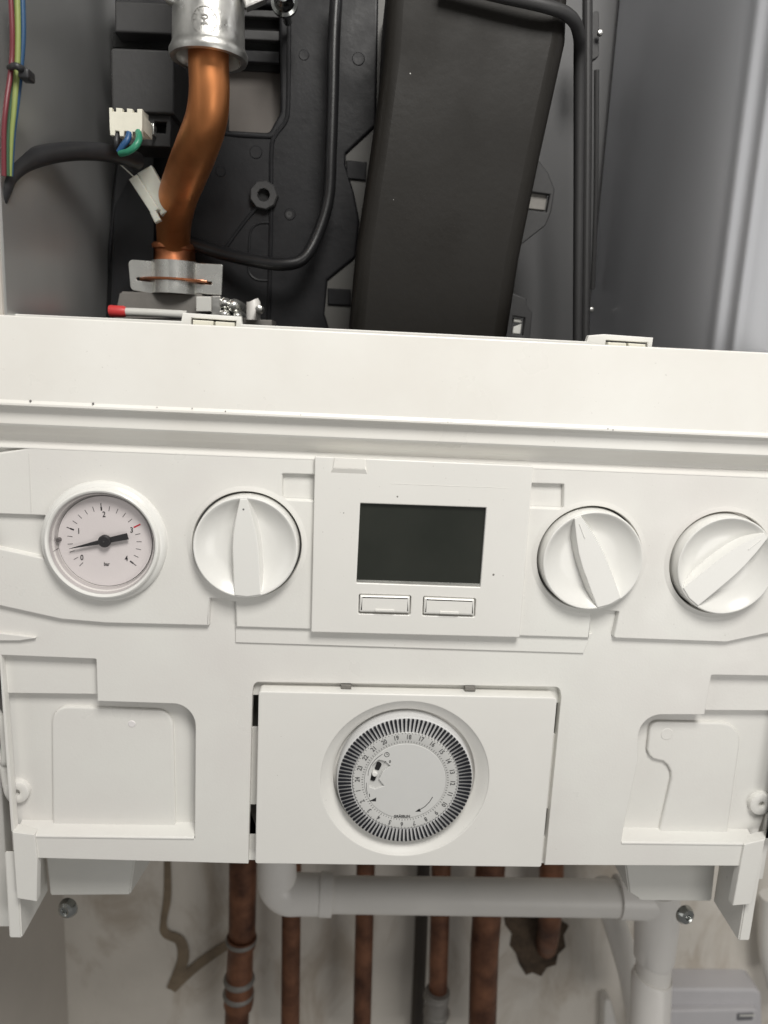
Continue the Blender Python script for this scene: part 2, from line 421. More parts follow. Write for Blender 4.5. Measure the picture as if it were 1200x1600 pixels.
lathe(bm, [(r*.36, .004), (r*.38, -.004), (r*.45, -.0058), (r*.88, -.006), (r*.97, -.005), (r, .001)], c, 9); obj('screw_boss', bm, GREYP, cov)
bm = bmesh.new(); lathe(bm, [(0, -.001), (r*.37, -.001), (r*.37, .001)], c, 24); obj('screw_hole', bm, HOLE, cov)
for x, y, q in ((400, 238, 11), (453, 335, 10), (475, 86, 9), (560, 92, 11), (345, 268, 9), (452, 335, 6)):
    bm = bmesh.new(); c = W(x, y, Yc); r = LEN(x, y, Yc, q*2)/2
    lathe(bm, [(0, -.0004), (r*.8, -.0005), (r, .0005)], c, 20); obj('ejector_mark', bm, GREYP if q == 6 else BLACKP, cov)
# stepped housing on the left of the cover
plate('housing', [[(179, 0), (272, 4), (272, 54), (179, 50)]], .125, .04, GREYP, cov, b=.0015)
plate('housing', [[(172, 74, 6), (272, 78), (272, 178), (174, 174)]], .115, .05, GREYP, cov, b=.0015)
plate('housing', [[(176, 50), (272, 54), (272, 78), (176, 74)]], .14, .03, HOLE, cov)
plate('socket', [[(190, 176), (268, 178), (266, 230), (190, 227)], [(242, 190), (260, 191), (258, 208), (242, 207)]], .12, .03, GREYP, cov, b=.001)
plate('socket_hole', [[(236, 184), (264, 185), (262, 214), (236, 212)]], .128, .003, HOLE, cov)
bm = bmesh.new(); box(bm, *(W(240, 205, .118).x+d for d in (0, .0016)), .112, .12, W(240, 214, .118).z, W(240, 197, .118).z, .0003); obj('terminal_pin', bm, CHROME, cov)
plate('backing_plate', [[(495, -40), (640, -40), (640, 600), (495, 600)]], .1675, .002, mat('mid_grey_backing', (.095, .092, .085), .5), cov)
for f in ([(541, 250), (573, 253), (572, 282), (541, 279)], [(512, 450), (548, 452), (548, 478), (512, 476)]):
    plate('clip_tab', [f], .1655, .006, BLACKP, cov, b=.001)
# lower dark side of the cover: slanted cheek towards the left wall
bm = bmesh.new()
hull(bm, [W(150, 520, .19), W(240, 520, .13), W(240, 240, .16), W(182, 245, .175), W(168, 380, .19), W(240, 520, .19), W(240, 240, .19), W(172, 520, .14)])
obj('cheek', bm, BLACKP, cov)

# ------------------------------------------------------------------ tapered air duct
duct = thing('air_duct', 'tall black tapering plastic duct between the inner cover and the silver side', 'duct', W(680, 540, .12))
Yd = .085
fr = PX([(608, -60, 8), (893, -60, 8), (888, 60, 14), (846, 250), (815, 400), (790, 560), (541, 560), (556, 390), (580, 230), (600, 80)], Yd)
bm = bmesh.new()
prf = [(.010, 0), (.0065, .0004), (.0035, .0016), (.0015, .0036), (.0003, .007), (0, .010), (0, .09)]
slab(bm, [fr], Yd, prf); obj('duct_body', bm, BLACKQ, duct, sharp=60)
bm = bmesh.new()
tube(bm, TP([(690, -30, .075, 20), (770, -9, .075, 20), (850, 9, .075, 20), (888, 24, .08, 20), (904, 52, .092, 19), (905, 110, .11, 18), (904, 300, .12, 16), (902, 545, .125, 14)]), 14)
obj('duct_rim', bm, GREYP, duct, sharp=60)
for x, y, q in ((641, 115, .00045), (615, 312, .0003)):
    bm = bmesh.new(); lathe(bm, [(0, -.0003), (q*.8, -.0002), (q, .0003)], W(x, y, Yd), 7); obj('dust_fleck', bm, BASEG, duct)
Yt = .135
plate('clip_plate', [[(818, 215), (842, 250), (857, 270), (867, 296), (862, 330), (853, 352), (820, 378), (790, 400), (790, 230)], [(830, 300), (859, 304), (854, 331), (826, 328)]], Yt, .004, GREYP, duct, b=.001)
plate('clip', [[(828, 300), (856, 304), (852, 329), (824, 326)]], Yt+.004, .004, VALVE, duct, b=.0008, label='pale grey square clip')
plate('clip_plate', [[(795, 455), (812, 462), (823, 466), (823, 478), (832, 488), (828, 532), (822, 570), (770, 570), (780, 470)], [(802, 494), (820, 497), (817, 524), (800, 522)]], Yt, .004, GREYP, duct, b=.001)
plate('clip', [[(803, 496), (815, 498), (815, 504), (803, 503)]], Yt+.003, .004, BASEG, duct, b=.0006, label='small white clip')
plate('clip', [[(802, 511), (815, 506), (813, 522), (801, 521)]], Yt+.003, .004, BASEG, duct, b=.0006, label='small white clip')

# ------------------------------------------------------------------ hose, cables
bm = bmesh.new(); tube(bm, TP([(527, -30, .14, 20), (522, 60, .14, 20), (520, 150, .14, 19), (517, 240, .14, 19), (513, 310, .14, 19), (497, 365, .138, 19), (474, 404, .135, 19), (440, 413, .135, 20), (395, 407, .14, 20), (345, 395, .15, 21), (300, 380, .155, 22)]), 18, 8)
tag(obj('rubber_hose', bm, RUBBER, sharp=60), 'black rubber hose looping down and left over the black cover', 'hose')
for f in ():
    pass
pc = thing('power_cable', 'thick black cable ending in a cream three-way plug', 'cable', W(190, 240, .09))
bm = bmesh.new(); tube(bm, TP([(-6, 330, -.0, 20), (2, 300, .0, 28), (14, 272, .01, 30), (40, 252, .03, 31), (80, 240, .05, 30), (130, 236, .075, 28), (175, 240, .095, 27), (215, 252, .115, 27)]), 18)
obj('sheath', bm, CABLE, pc, sharp=60)
bm = bmesh.new(); tube(bm, TP([(186, 238, .075, 10), (192, 228, .074, 10), (199, 219, .074, 10), (202, 208, .076, 10)]), 10); obj('wire', bm, BLUE, pc, sharp=60, label='blue wire into the middle of the plug')
bm = bmesh.new(); tube(bm, TP([(188, 240, .074, 10), (200, 237, .07, 10), (211, 229, .069, 11), (217, 218, .071, 11), (216, 206, .076, 10)]), 10); obj('wire', bm, GREEN, pc, sharp=60, label='green wire into the right of the plug')
bm = bmesh.new(); tube(bm, TP([(182, 232, .078, 9), (182, 222, .076, 9), (183, 208, .078, 9)]), 10); obj('wire', bm, CABLE, pc, sharp=60, label='black wire into the left of the plug')
Yp = .075
tooth = [(170, 168), (175, 168), (175, 174), (181, 174), (181, 168), (191, 169), (191, 175), (198, 175), (198, 169), (207, 170), (207, 176), (214, 176), (214, 170), (222, 170), (222, 200), (219, 214), (214, 214), (213, 207), (207, 206), (206, 214), (200, 214), (199, 205), (194, 205), (193, 213), (187, 213), (186, 205), (180, 204), (179, 212), (172, 211), (171, 200)]
bm = bmesh.new(); slab(bm, [PX(tooth, Yp)], Yp, bev(.0005, .004), True)
slab(bm, [PX([(171, 174), (222, 176), (222, 201), (171, 199)], Yp+.003)], Yp+.003, bev(.0003, .024))
obj('plug', bm, PLUG, pc)
bm = bmesh.new(); hull(bm, [W(222, 172, .08), W(222, 214, .08), W(232, 218, .105), W(232, 180, .105), W(218, 172, .105), W(218, 214, .105)]); obj('plug_side', bm, PLUG, pc)

sp = thing('spade_connector', 'translucent white push-on connector beside the copper pipe', 'connector', W(225, 300, .12))
def obl(name, a, b_, wpx, Y, th, mt, par):
    A = W(*a, Y); B = W(*b_, Y); d = (B-A).normalized(); n = Vector((-d.z, 0, d.x))*LEN(a[0], a[1], Y, wpx)/2
    L = [Vector((p.x, p.z)) for p in (A+n, B+n, B-n, A-n)]
    bm = bmesh.new(); slab(bm, [L], Y, bev(.0008, th), True); return obj(name, bm, mt, par)
obl('connector_shell', (225, 264), (262, 330), 26, .115, .008, TRANSL, sp)
obl('connector_shell', (207, 276), (242, 330), 15, .110, .008, TRANSL, sp)
obl('connector_latch', (238, 330), (246, 346), 10, .11, .005, TRANSL, sp)
bm = bmesh.new(); tube(bm, TP([(185, 254, .11, 2.2), (198, 266, .111, 2.2), (212, 279, .113, 2.2)]), 8); obj('wire', bm, TRANSL, sp)

loom = thing('wiring_loom', 'bundle of red, yellow green and blue wires down the left side', 'wires', W(20, 200, .02))
for nm, pts, mt, lab in (('wire', [(26, -30, -.002, 9), (28, 40, -.002, 9), (27, 100, -.002, 9), (22, 170, -.003, 8), (18, 215, -.003, 7), (15, 275, -.002, 7)], LYEL, 'yellow and green striped wire'),
                    ('wire', [(15, -30, -.004, 7), (19, 40, -.004, 8), (18, 100, -.004, 8), (10, 160, -.009, 8), (6, 205, -.010, 8), (6, 275, -.009, 8)], LRED, 'dark red wire'),
                    ('wire', [(34, -30, .001, 9), (36, 50, .001, 9), (32, 110, .001, 9), (27, 160, .0, 8), (21, 210, -.001, 7), (17, 275, -.001, 7)], LBLUE, 'blue wire'),
                    ('wire', [(22, -30, -.0, 8), (24, 60, -.0, 7), (21, 120, -.001, 6), (15, 180, -.003, 6), (12, 225, -.004, 6), (12, 275, -.004, 6)], LGRN, 'dark green wire')):
    bm = bmesh.new(); tube(bm, TP(pts), 12); obj(nm, bm, mt, loom, sharp=60, label=lab)
bm = bmesh.new(); tube(bm, TP([(15, 106, -.004, 10), (24, 103, -.009, 11), (34, 108, -.006, 12), (38, 112, .004, 9)]), 10); box(bm, W(31, 112, -.004).x, W(48, 112, -.004).x, -.007, .002, W(40, 125, -.004).z, W(40, 108, -.004).z, .001)
obj('cable_tie', bm, CABLE, loom, sharp=40)

# ------------------------------------------------------------------ copper gas pipe + casting + bracket + valve
gp = thing('bright_copper_pipe', 'bright orange copper pipe with a double bend from the casting to the valve', 'pipe', W(271, 410, .17))
bm = bmesh.new(); tube(bm, TP([(326, 40, .055, 62), (326, 100, .055, 63), (327, 145, .057, 63), (322, 188, .064, 65), (307, 232, .080, 66), (291, 272, .100, 64), (278, 308, .120, 60), (272, 342, .136, 55), (271, 375, .148, 51), (271, 412, .155, 50)]), 40, 8, cap=False)
obj('pipe', bm, COPPER, gp, sharp=80)
c = W(271, 398, .155); r = LEN(271, 398, .155, 72)/2
bm = bmesh.new(); lathe(bm, [(r*.68, .0075), (r*.93, .007), (r, .0055), (r, .003), (r*.93, .002), (r*.93, -.002), (r*.97, -.004), (r*.97, -.010)], c, 48, 'Z'); obj('collar', bm, COPC, gp, sharp=40)

cs = thing('aluminium_casting', 'dull cast aluminium elbow with a stamped date circle at top of the copper pipe', 'casting', W(326, 90, .055))
c = W(326, 84, .055); r = LEN(326, 84, .055, 112)/2
bm = bmesh.new(); lathe(bm, [(r*.80, .020), (r*.84, .0), (r*.90, -.0035), (r*1.06, -.0035), (r*1.09, -.002), (r*1.09, .0), (r*1.04, .002), (r*1.0, .004), (r*.985, .02), (r*.97, .06), (r*.97, .10)], c, 96, 'Z')
obj('socket_body', bm, ALU, cs, sharp=50)
# stamp wrapped on the barrel
sc = W(319, 30, .055-r); bm = bmesh.new()
def wrap(bm, verts):
    for v in verts:
        dx = v.co.x-c.x; v.co.y = c.y - math.sqrt(max(0, (r*.985+.0003)**2-dx*dx)) + (v.co.y)
st = bmesh.new(); RR = LEN(319, 30, .03, 20)
def ring(bm, cx, cz, r1, r2, n=40, y=-.0003):
    A = [bm.verts.new((cx+r1*math.cos(2*math.pi*k/n), y, cz+r1*math.sin(2*math.pi*k/n))) for k in range(n)]
    B = [bm.verts.new((cx+r2*math.cos(2*math.pi*k/n), y, cz+r2*math.sin(2*math.pi*k/n))) for k in range(n)]
    for k in range(n): bm.faces.new((A[k], A[(k+1) % n], B[(k+1) % n], B[k]))
ring(st, sc.x, sc.z, RR*.94, RR*1.05); 
text_into(st, '04', RR*.85, T(sc) @ Matrix.Rotation(rad(90), 4, 'Y') @ FACE @ Matrix.Scale(1, 4), .0003)
for v in st.verts:
    if abs(v.co.y) > .001: v.co.y = -.0003
for k in range(12):
    a = k*math.pi/6
    p = [Vector((sc.x+q*math.cos(a), sc.z+q*math.sin(a))) for q in (RR*.68, RR*.93)]
    if k in (0, 3, 7): continue
    n = Vector((-math.sin(a), math.cos(a)))*RR*.035
    vs = [st.verts.new((w_.x, -.0003, w_.y)) for w_ in (p[0]-n, p[0]+n, p[1]+n, p[1]-n)]; st.faces.new(vs)
text_into(st, 'M', RR*.32, T((sc.x+RR*.72, -.0003, sc.z)) @ FACE, .0001)
wrap(st, st.verts)
STAMP = mat('stamp_shadow', (.40, .395, .38), .5, metal=.9, var=.25, vscale=200)
obj('date_stamp', st, STAMP, cs, sharp=60)
bm.free()
for s, pts in ((1, [(372, -30), (378, -5), (384, 12), (412, 0), (430, -30)]), (-1, [(240, -30), (258, 0), (274, 6), (282, -5), (280, -30)])):
    plate('mounting_ear', [pts], .045, .006, ALU, cs, b=.001)
bt = thing('hex_bolt', 'dark steel bolt head above the right of the aluminium casting', 'bolt', W(444, 4, .12))
bm = bmesh.new(); cb = W(444, 2, .125); lathe(bm, [(0, -.010), (.004, -.0098), (.0062, -.007), (.0066, 0), (.0085, .001), (.0085, .004), (.003, .004), (.003, .03)], cb, 24); obj('bolt_head', bm, SCREWM, bt)
bm = bmesh.new(); box(bm, cb.x-.006, cb.x+.006, .116, .126, cb.z+.006, cb.z+.02, .001); obj('bolt_socket', bm, BLACKP, bt)

br = thing('fixing_bracket', 'bright silver slotted bracket clamped round the foot of the copper pipe', 'bracket', W(272, 460, .14))
c = W(272, 432, .155); rr = LEN(272, 432, .15, 76)/2
zt, zb2 = W(270, 411, .13).z, W(270, 455, .13).z
bm = bmesh.new(); lathe(bm, [(rr*.7, zt-c.z+.0015), (rr, zt-c.z), (rr, zb2-c.z)], c, 64, 'Z'); obj('sleeve', bm, CHROME, br, sharp=40)
Yb = .135
fl = [(203, 404, 6), (236, 408), (236, 458), (206, 452, 8)]
plate('wing', [[(200, 405, 7), (238, 408), (238, 459), (204, 453, 8)], [(213, 433, 3), (236, 435), (236, 440), (213, 438, 3)]], .126, .0015, CHROME, br, b=.0004)
plate('wing', [[(306, 411), (348, 413, 2), (346, 461), (306, 458)], [(308, 438), (331, 440, 2), (331, 445, 2), (308, 443)]], .126, .0015, CHROME, br, b=.0004)
bm = bmesh.new(); zt_, zb_ = W(272, 408, .125).z, W(272, 459, .125).z; xa_, xb_ = W(236, 430, .126).x, W(308, 430, .126).x
NB = 24; fr_ = []; bk_ = []
for i_ in range(NB+1):
    u = i_/NB; x_ = xa_+(xb_-xa_)*u; y_ = .1265-.012*math.sin(math.pi*u)**.8
    fr_.append((x_, y_)); bk_.append((x_, y_+.0012))
lp = fr_+bk_[::-1]; loft(bm, [[(x_, y_, zb_) for x_, y_ in lp], [(x_, y_, zt_) for x_, y_ in lp]]); obj('clamp_band', bm, CHROME, br, sharp=50)
c2 = W(273, 438, .128); r2 = LEN(273, 437, .148, 115)/2
bm = bmesh.new(); lathe(bm, [(rr*.9, .0008), (r2*.98, .0008), (r2, .0003), (r2, -.0004), (r2*.98, -.0008), (rr*.9, -.0008)], Vector((c2.x, .1385, c2.z)), 64, 'Z'); obj('washer', bm, COPC, br, sharp=40)

gv = thing('gas_valve', 'grey gas valve body with a red-capped side rod below the bracket', 'valve', W(280, 500, .15))
bm = bmesh.new(); A = [(187, 455), (318, 459), (316, 500), (178, 500)]
f = [W(x, y, .125) for x, y in A]; k = [Vector((v.x, .19, v.z)) for v in f]; loft(bm, [f, k]); bmesh.ops.bevel(bm, geom=bm.edges[:], offset=.0012, segments=3, affect='EDGES'); obj('valve_body', bm, VALVE, gv)
bm = bmesh.new(); tube(bm, TP([(190, 487, .10, 13), (240, 489, .10, 13), (292, 492, .10, 13)]), 14, smooth=False); obj('side_rod', bm, BASEG, gv, sharp=60)
bm = bmesh.new(); tube(bm, TP([(171, 486, .10, 17), (173, 486, .10, 19), (193, 487, .10, 18), (197, 487, .10, 15)]), 18, smooth=False); obj('end_cap', bm, REDCAP, gv, sharp=40, label='small red plastic end cap')
for x0, x1, y0, y1, mt in ((306, 330, 463, 487, BASEG), (330, 345, 462, 500, ALU)):
    plate('valve_block', [[(x0, y0, 2), (x1, y0, 2), (x1, y1), (x0, y1)]], .112, .03, mt, gv, b=.0008)
for x, y, q in ((352, 474, 9), (366, 478, 11), (352, 492, 9), (372, 494, 8)):
    bm = bmesh.new(); c = W(x, y, .115); r = LEN(x, y, .115, q*2)/2
    lathe(bm, [(0, -.006), (r*.5, -.0055), (r*.9, -.003), (r, 0), (r, .03)], c, 24); obj('union_nut', bm, CHROME, gv, sharp=60)
bm = bmesh.new(); tube(bm, TP([(395, 470, .11, 19), (396, 472, .11, 22), (396, 500, .11, 22)]), 18, smooth=False); obj('test_nipple', bm, PVC, gv, sharp=40)
bm = bmesh.new(); c = W(405, 483, .10); lathe(bm, [(0, -.004), (.0022, -.003), (.0026, .008)], c, 16); obj('nipple_screw', bm, ALU, gv)
plate('valve_foot', [[(375, 498), (425, 500), (425, 512), (375, 512)]], .12, .03, VALVE, gv, b=.0008)

# ------------------------------------------------------------------ control panel
cp = thing('control_panel', 'white plastic boiler control panel with gauge, three knobs, display and timer', 'control panel', W(600, 1350, 0))
YP = -.003       # knob plates
def zz(y, Y): return W(600, y, Y).z
X0 = W(-70, 600, 0).x; X1 = W(1290, 600, 0).x
# gauge / knob centres in the world (fixed to the plates)
RIMY = -.0105
KR = .0293
def rimc(x, y): v = W(x, y, RIMY); return v
K = [rimc(383.5, 856.5), rimc(927, 877), rimc(1136, 885)]
GC = W(158.5, 850.5, -.009)
TC = W(633, 1219, -.006)
# top rail, swept section
sec = [(.0, zz(523, .0)), (-.0112, zz(521.5, -.012)), (-.0118, zz(522.2, -.012)), (-.012, zz(523.5, -.012)), (-.0126, zz(650, -.0125)), (-.0136, zz(655, -.0136)), (-.0136, zz(658, -.0136)), (-.0128, zz(659.5, -.0128)), (-.0095, zz(660, -.0095)),
       (-.0088, zz(664, -.009)), (-.0085, zz(686, -.0085)), (-.0078, zz(689, -.0078)), (-.0045, zz(693, -.0045)), (-.0015, zz(697, -.0015)), (.0006, zz(702, .0006)), (.0016, zz(708, .0016)), (.0018, zz(716, .0018)), (.004, zz(716, .004))]
bm = bmesh.new(); section(bm, sec, X0, X1); obj('top_rail', bm, RAIL, cp)
# small nicks along the lip
for x in (47, 145, 245, 300, 352, 470, 700, 705, 950, 958):
    y = 625+x*.0483+random.uniform(-1.5, 1.0) ; c = W(x, y, -.0138); r = random.uniform(.0002, .0004) if x > 150 else .0006
    bm = bmesh.new(); lathe(bm, [(0, -.0001), (r*.7, -.0001), (r, .0006)], c, 7); obj('paint_chip', bm, GDARK, cp)
# rear rim with two clip frames
rim = [(17, 490), (283, 501.5), (285, 488.5), (377, 494.5), (378, 506.5), (700, 522), (917, 533.5), (920, 524, 3), (944, 522, 3), (1021, 527.5), (1019, 542), (1200, 551), (1290, 556), (1290, 590), (17, 520)]
plate('rear_rim', [rim, [(299, 497), (369, 501.5), (368, 514), (298, 510)], [(947, 531.5), (1012, 535.5), (1011, 548), (946, 545)]], .004, .004, WHITE, cp, b=.0006)
plate('rim_shade_strip', [[(20, 493.5), (1290, 559.5), (1290, 580), (20, 520)]], .0015, .001, SHAD, cp, b=.0002)  # dark strip painted in as the shade on the rear rim's lower part
for pts, lab in (([(301, 499.5), (333, 501.5, 2), (333, 512), (301, 512)], None), ([(336, 502, 2), (366, 504), (366, 512), (336, 512)], None), ([(950, 534.5), (979, 536, 2), (979, 548), (950, 548)], None), ([(982, 536), (1009, 538), (1009, 548), (982, 548)], None)):
    plate('clip_block', [pts], .0012, .006, PLUG, cp, b=.0006)
hcirc = lambda c, r: circ(c, r, 96)
# base fascia
fascia = [(-70, 690), (1290, 740), (1290, 1316), (1196, 1311.5), (1162, 1319), (1161, 1353.5), (851, 1352), (876.5, 1088), (874, 1074, 9), (397, 1066, 9), (394.5, 1085), (388, 1350), (53, 1341), (50, 1322), (17, 1299), (10, 1200), (-2, 1026), (-70, 1026)]
pocketL = [(2, 1024), (150, 1030, 2), (152, 1096), (305.5, 1101, 36), (304, 1311), (56, 1303.5), (22, 1297)]
pocketR = [(1112, 1055, 2), (1288, 1058), (1288, 1300), (1192, 1309), (1160, 1317.5), (971, 1317.5), (975, 1290), (997, 1190, 30), (998, 1117, 38), (1101, 1117)]
bm = bmesh.new()
slab(bm, [PX(fascia, 0), PX(pocketL, 0, 10), PX(pocketR, 0, 10)]+[hcirc(Vector((c.x, 0, c.z)), KR+.0009) for c in K], 0, [(.0006, 0), (.0003, .0001), (.0001, .0004), (0, .0008), (0, .006)])
obj('fascia', bm, WHITE, cp)
# pocket floors, pads, ledges
def quad3(bm, P): bm.faces.new([bm.verts.new(p) for p in P])
plate('pocket_floor', [[(-4, 1000), (330, 1000), (330, 1330), (20, 1330), (14, 1250), (10, 1200)]], .010, .002, WHITE, cp)
plate('pocket_pad', [[(80, 1103, 26), (270, 1110, 26), (275, 1310), (82, 1310)]], .0078, .003, WHITE, cp, b=.0014)
plate('pocket_step', [[(4, 1020), (170, 1020), (170, 1085), (5, 1083)]], .005, .005, WHITE, cp, b=.0005)
plate('pocket_floor', [[(940, 1040), (1290, 1040), (1290, 1260), (1199, 1262), (1186, 1297), (1180, 1330), (940, 1330)]], .010, .002, WHITE, cp)
padR = [(1016, 1127, 16), (1161, 1130, 30), (1133, 1330), (1020, 1330), (1030, 1300), (1049, 1216), (1048, 1205), (1043, 1196), (1036, 1190), (1027, 1188), (1020, 1186), (1014, 1180), (1011, 1172)]
plate('pocket_pad', [padR], .0078, .003, WHITE, cp, b=.0013)
plate('pocket_step', [[(1085, 1050), (1290, 1050), (1290, 1111), (1102, 1110)]], .005, .005, WHITE, cp, b=.0005)
def ledge(a, b_, rise=.0035, e=.0004):
    A = W(*a, -.0002); B = W(*b_, -.0002)
    zf = (A.z+B.z)/2
    bm = bmesh.new(); section(bm, [(-.0006, zf-.001), (-.0006, zf-.0003), (.0002, zf+.0004), (.0102, zf+rise), (.0102, zf-.003), (.002, zf-.003)], A.x, B.x)
    obj('ledge', bm, WHITE, cp)
ledge((24, 1304), (303.5, 1309.5)); ledge((971, 1317), (1180, 1317))
for x, y, q in ((206, 1131, 7), ): 
    bm = bmesh.new(); c = W(x, y, .0078); r = LEN(x, y, .0078, q*2)/2; lathe(bm, [(0, -.0003), (r*.7, -.00035), (r, .0004)], c, 20); obj('ejector_mark', bm, DIAL, cp)
bm = bmesh.new(); c = W(1042, 1147, .0078); r = LEN(1042, 1147, .0078, 22)/2; lathe(bm, [(0, -.0002), (r*.8, -.00025), (r, .0004)], c, 24); obj('ejector_mark', bm, WHITE, cp)
# screw bosses at both ends
for x, y, q in ((27, 1237, 19), (1189, 1256, 18)):
    c = W(x, y, .0075); r = LEN(x, y, .0075, q*2)/2; rp = r
    bm = bmesh.new(); lathe(bm, [(0, .002), (r*.26, .002), (r*.28, -.0010), (r*.32, -.0012), (r*.90, -.0012), (r*.97, -.0008), (r, .0004), (r*1.04, .003)], c, 48); obj('screw_boss', bm, WHITE, cp, sharp=40)
# curved hooks at the left end
bm = bmesh.new(); tube(bm, TP([(-12, 1108, .012, 16), (4, 1130, .012, 18), (9, 1160, .012, 16), (8, 1190, .012, 14), (-4, 1172, .02, 14)]), 12); tube(bm, TP([(4, 1185, .014, 14), (10, 1215, .014, 16), (16, 1240, .012, 16), (26, 1254, .01, 12)]), 12)
obj('hook', bm, WHITE, cp, sharp=60)
bm = bmesh.new(); box(bm, W(-70, 1300, .03).x, W(9, 1300, .03).x, .028, .04, W(0, 1445, .03).z, W(0, 1010, .03).z, .001); obj('end_flange', bm, WHITE, cp)
# knob plates: one raised sheet with notches
outer = [(-70, 719), (-70, 938), (0, 947), (95, 968, 30), (165, 974, 30), (326, 978, 1.5), (328, 935, 1.5), (368, 937, 1.5), (368, 980, 1.5), (921, 997.5, 1.5), (925.5, 954, 1.5), (967, 956, 1.5), (958, 997.5, 4), (1135, 1004, 30), (1200, 990, 20), (1290, 985), (1290, 757.5), (600, 722), (48, 711)]
lo = PX(outer, YP, 5)
ztop = W(600, 722, YP).z
for p in lo:
    if p.y > ztop-.004: p.y = ztop
bm = bmesh.new()
gh = hcirc(Vector((GC.x, 0, GC.z)), .0286)
loops = [lo, PX([(441, 740.5, 2), (520, 743), (520, 784), (441, 780, 2)], YP), PX([(800, 755), (881, 757, 2), (880, 795, 2), (800, 792)], YP),
         PX([(-68, 801), (71, 806, 2), (72, 873, 2), (0, 857), (-68, 846)], YP), gh] + [hcirc(Vector((c.x, 0, c.z)), KR+.0009) for c in K] 
slab(bm, loops, YP, [(.0008, 0), (.0005, .0001), (.0002, .0004), (0, .0009), (-.0004, .0028)])
obj('knob_plate', bm, WHITE, cp)
# bright sloped top edge of the plate
bm = bmesh.new(); z1 = zz(713, .0018)
section(bm, [(YP-.0001, ztop-.0004), (YP-.0001, ztop+.0001), (.0016, z1+.0008), (.004, z1+.0008), (.004, ztop-.0004)], X0, X1); obj('plate_top_edge', bm, WHITE, cp)
# slanted left end piece
bm = bmesh.new(); a = W(46, 709, YP-.0002); b_ = W(50, 803, YP-.0002); c = W(-70, 688, .006); d = W(-70, 800, .010)
hull(bm, [a, b_, c, d, a+Vector((0, .006, 0)), b_+Vector((0, .006, 0)), c+Vector((0, .004, 0)), d+Vector((0, .004, 0))]); obj('end_facet', bm, WHITE, cp)
# pocket in notch: sloping shelf
bm = bmesh.new(); a = W(-70, 846, -.0005); b_ = W(72, 872, -.001)
hull(bm, [W(-70, 842, -.001), W(2, 857, -.001), W(70, 872, -.001), W(66, 860, .0018), W(5, 846, .0018), W(-70, 832, .0018), W(-70, 850, .003), W(70, 878, .003)]); obj('notch_shelf', bm, RAIL, cp)
# thin wing lines under the left and right ends
for P_ in ([(-70, 992), (0, 990), (30, 993), (55, 997), (30, 1001), (-70, 1001)], [(1132, 996), (1160, 989), (1200, 987), (1290, 987), (1290, 993), (1200, 991)]):
    plate('wing_edge', [P_], -.0021, .003, WHITE, cp, b=.0003)
# strip below central plate
plate('lower_strip', [[(368, 975), (925, 990), (912, 1021, 1), (368, 1004, 1)]], -.0011, .002, WHITE, cp, b=.0004)
# collars round the knobs
for c in K:
    bm = bmesh.new(); lathe(bm, [(KR+.0009, .006), (KR+.0009, -.0003), (KR+.0012, -.0006), (KR+.0018, -.0006), (KR+.0045, .0002)], Vector((c.x, YP, c.z)), 96); obj('knob_collar', bm, WHITE, cp, sharp=40)

# knobs -------------------------------------------------------------
def make_knob(center, tip, base, lab, first=None):
    a = W(*tip, RIMY); b_ = W(*base, RIMY); ang = math.atan2(a.x-b_.x, a.z-b_.z)
    H = RIMY-YP
    loc = Vector((center.x, YP, center.z))
    if first is None:
        bm = bmesh.new(); r = KR-.0004
        lathe(bm, [(r+.0002, .010), (r, .002), (r-.0001, 0), (r-.0004, H*.85), (r-.0007, H*.97), (r-.0012, H), (r-.0018, H+.0002), (r-.0030, H+.0014), (r-.006, H+.0036), (r-.011, H+.0060), (r-.014, H+.0064), (0, H+.0064)], n=128)
        k = obj('knob', bm, WHITE2, cp, sharp=40, local=True, label=lab, loc=loc-WL[cp])
        R_ = r-.0012
        top = [(-.0016, R_*.985), (.0022, R_*.985), (.0046, R_*.62), (.0062, R_*.30), (.0070, 0), (.0072, -R_*.5), (.0072, -R_*.955), (0, -R_*.992), (-.0070, -R_*.955), (-.0070, -R_*.5), (-.0068, 0), (-.0060, R_*.30), (-.0042, R_*.62)]
        bm = bmesh.new()
        P4 = [(x, y, 0, 0) for x, y in top]
        L = [Vector(p) for p in top]
        slab(bm, [L], H-.0006, [(.0004, 0), (.0001, .0001), (0, .0004), (-.0010, .0045), (-.0016, .0086)])
        g = obj('grip', bm, WHITE2, k, local=True)
    else:
        k = first.copy(); S.collection.objects.link(k); k.location = loc-WL[cp]; k['label'] = lab
        for ch in first.children:
            if ch.name.startswith('grip'):
                c_ = ch.copy(); S.collection.objects.link(c_); c_.parent = k
    k.rotation_euler = (0, ang, 0)
    return k
k1 = make_knob(K[0], (378.5, 778), (386, 935), 'knob with its pointed grip straight up')
k2 = make_knob(K[1], (901, 806), (953, 945), 'knob with its pointed grip turned slightly left', k1)
k3 = make_knob(K[2], (1195, 834), (1076, 932), 'knob with its pointed grip turned to the upper right', k1)
for k in (k1, k2, k3): k['group'] = 'rotary knobs'
def mark(k, kind):
    H = RIMY-YP-.0006; bm = bmesh.new()
    if kind == 'dot': lathe(bm, [(0, -.0001), (.0005, -.0001), (.0006, .0002)], Vector((0, H, KR*.74)), 12)
    else: slab(bm, [[Vector((-.0003, KR*.50)), Vector((.0003, KR*.50)), Vector((.0003, KR*.80)), Vector((-.0003, KR*.80))]], H-.00035, [(.0001, 0), (0, .0001), (0, .0006)])
    obj('pointer_mark', bm, INKG if kind == 'dot' else WHITE2, k, local=True)
mark(k1, 'dot'); mark(k2, 'line'); mark(k3, 'line')

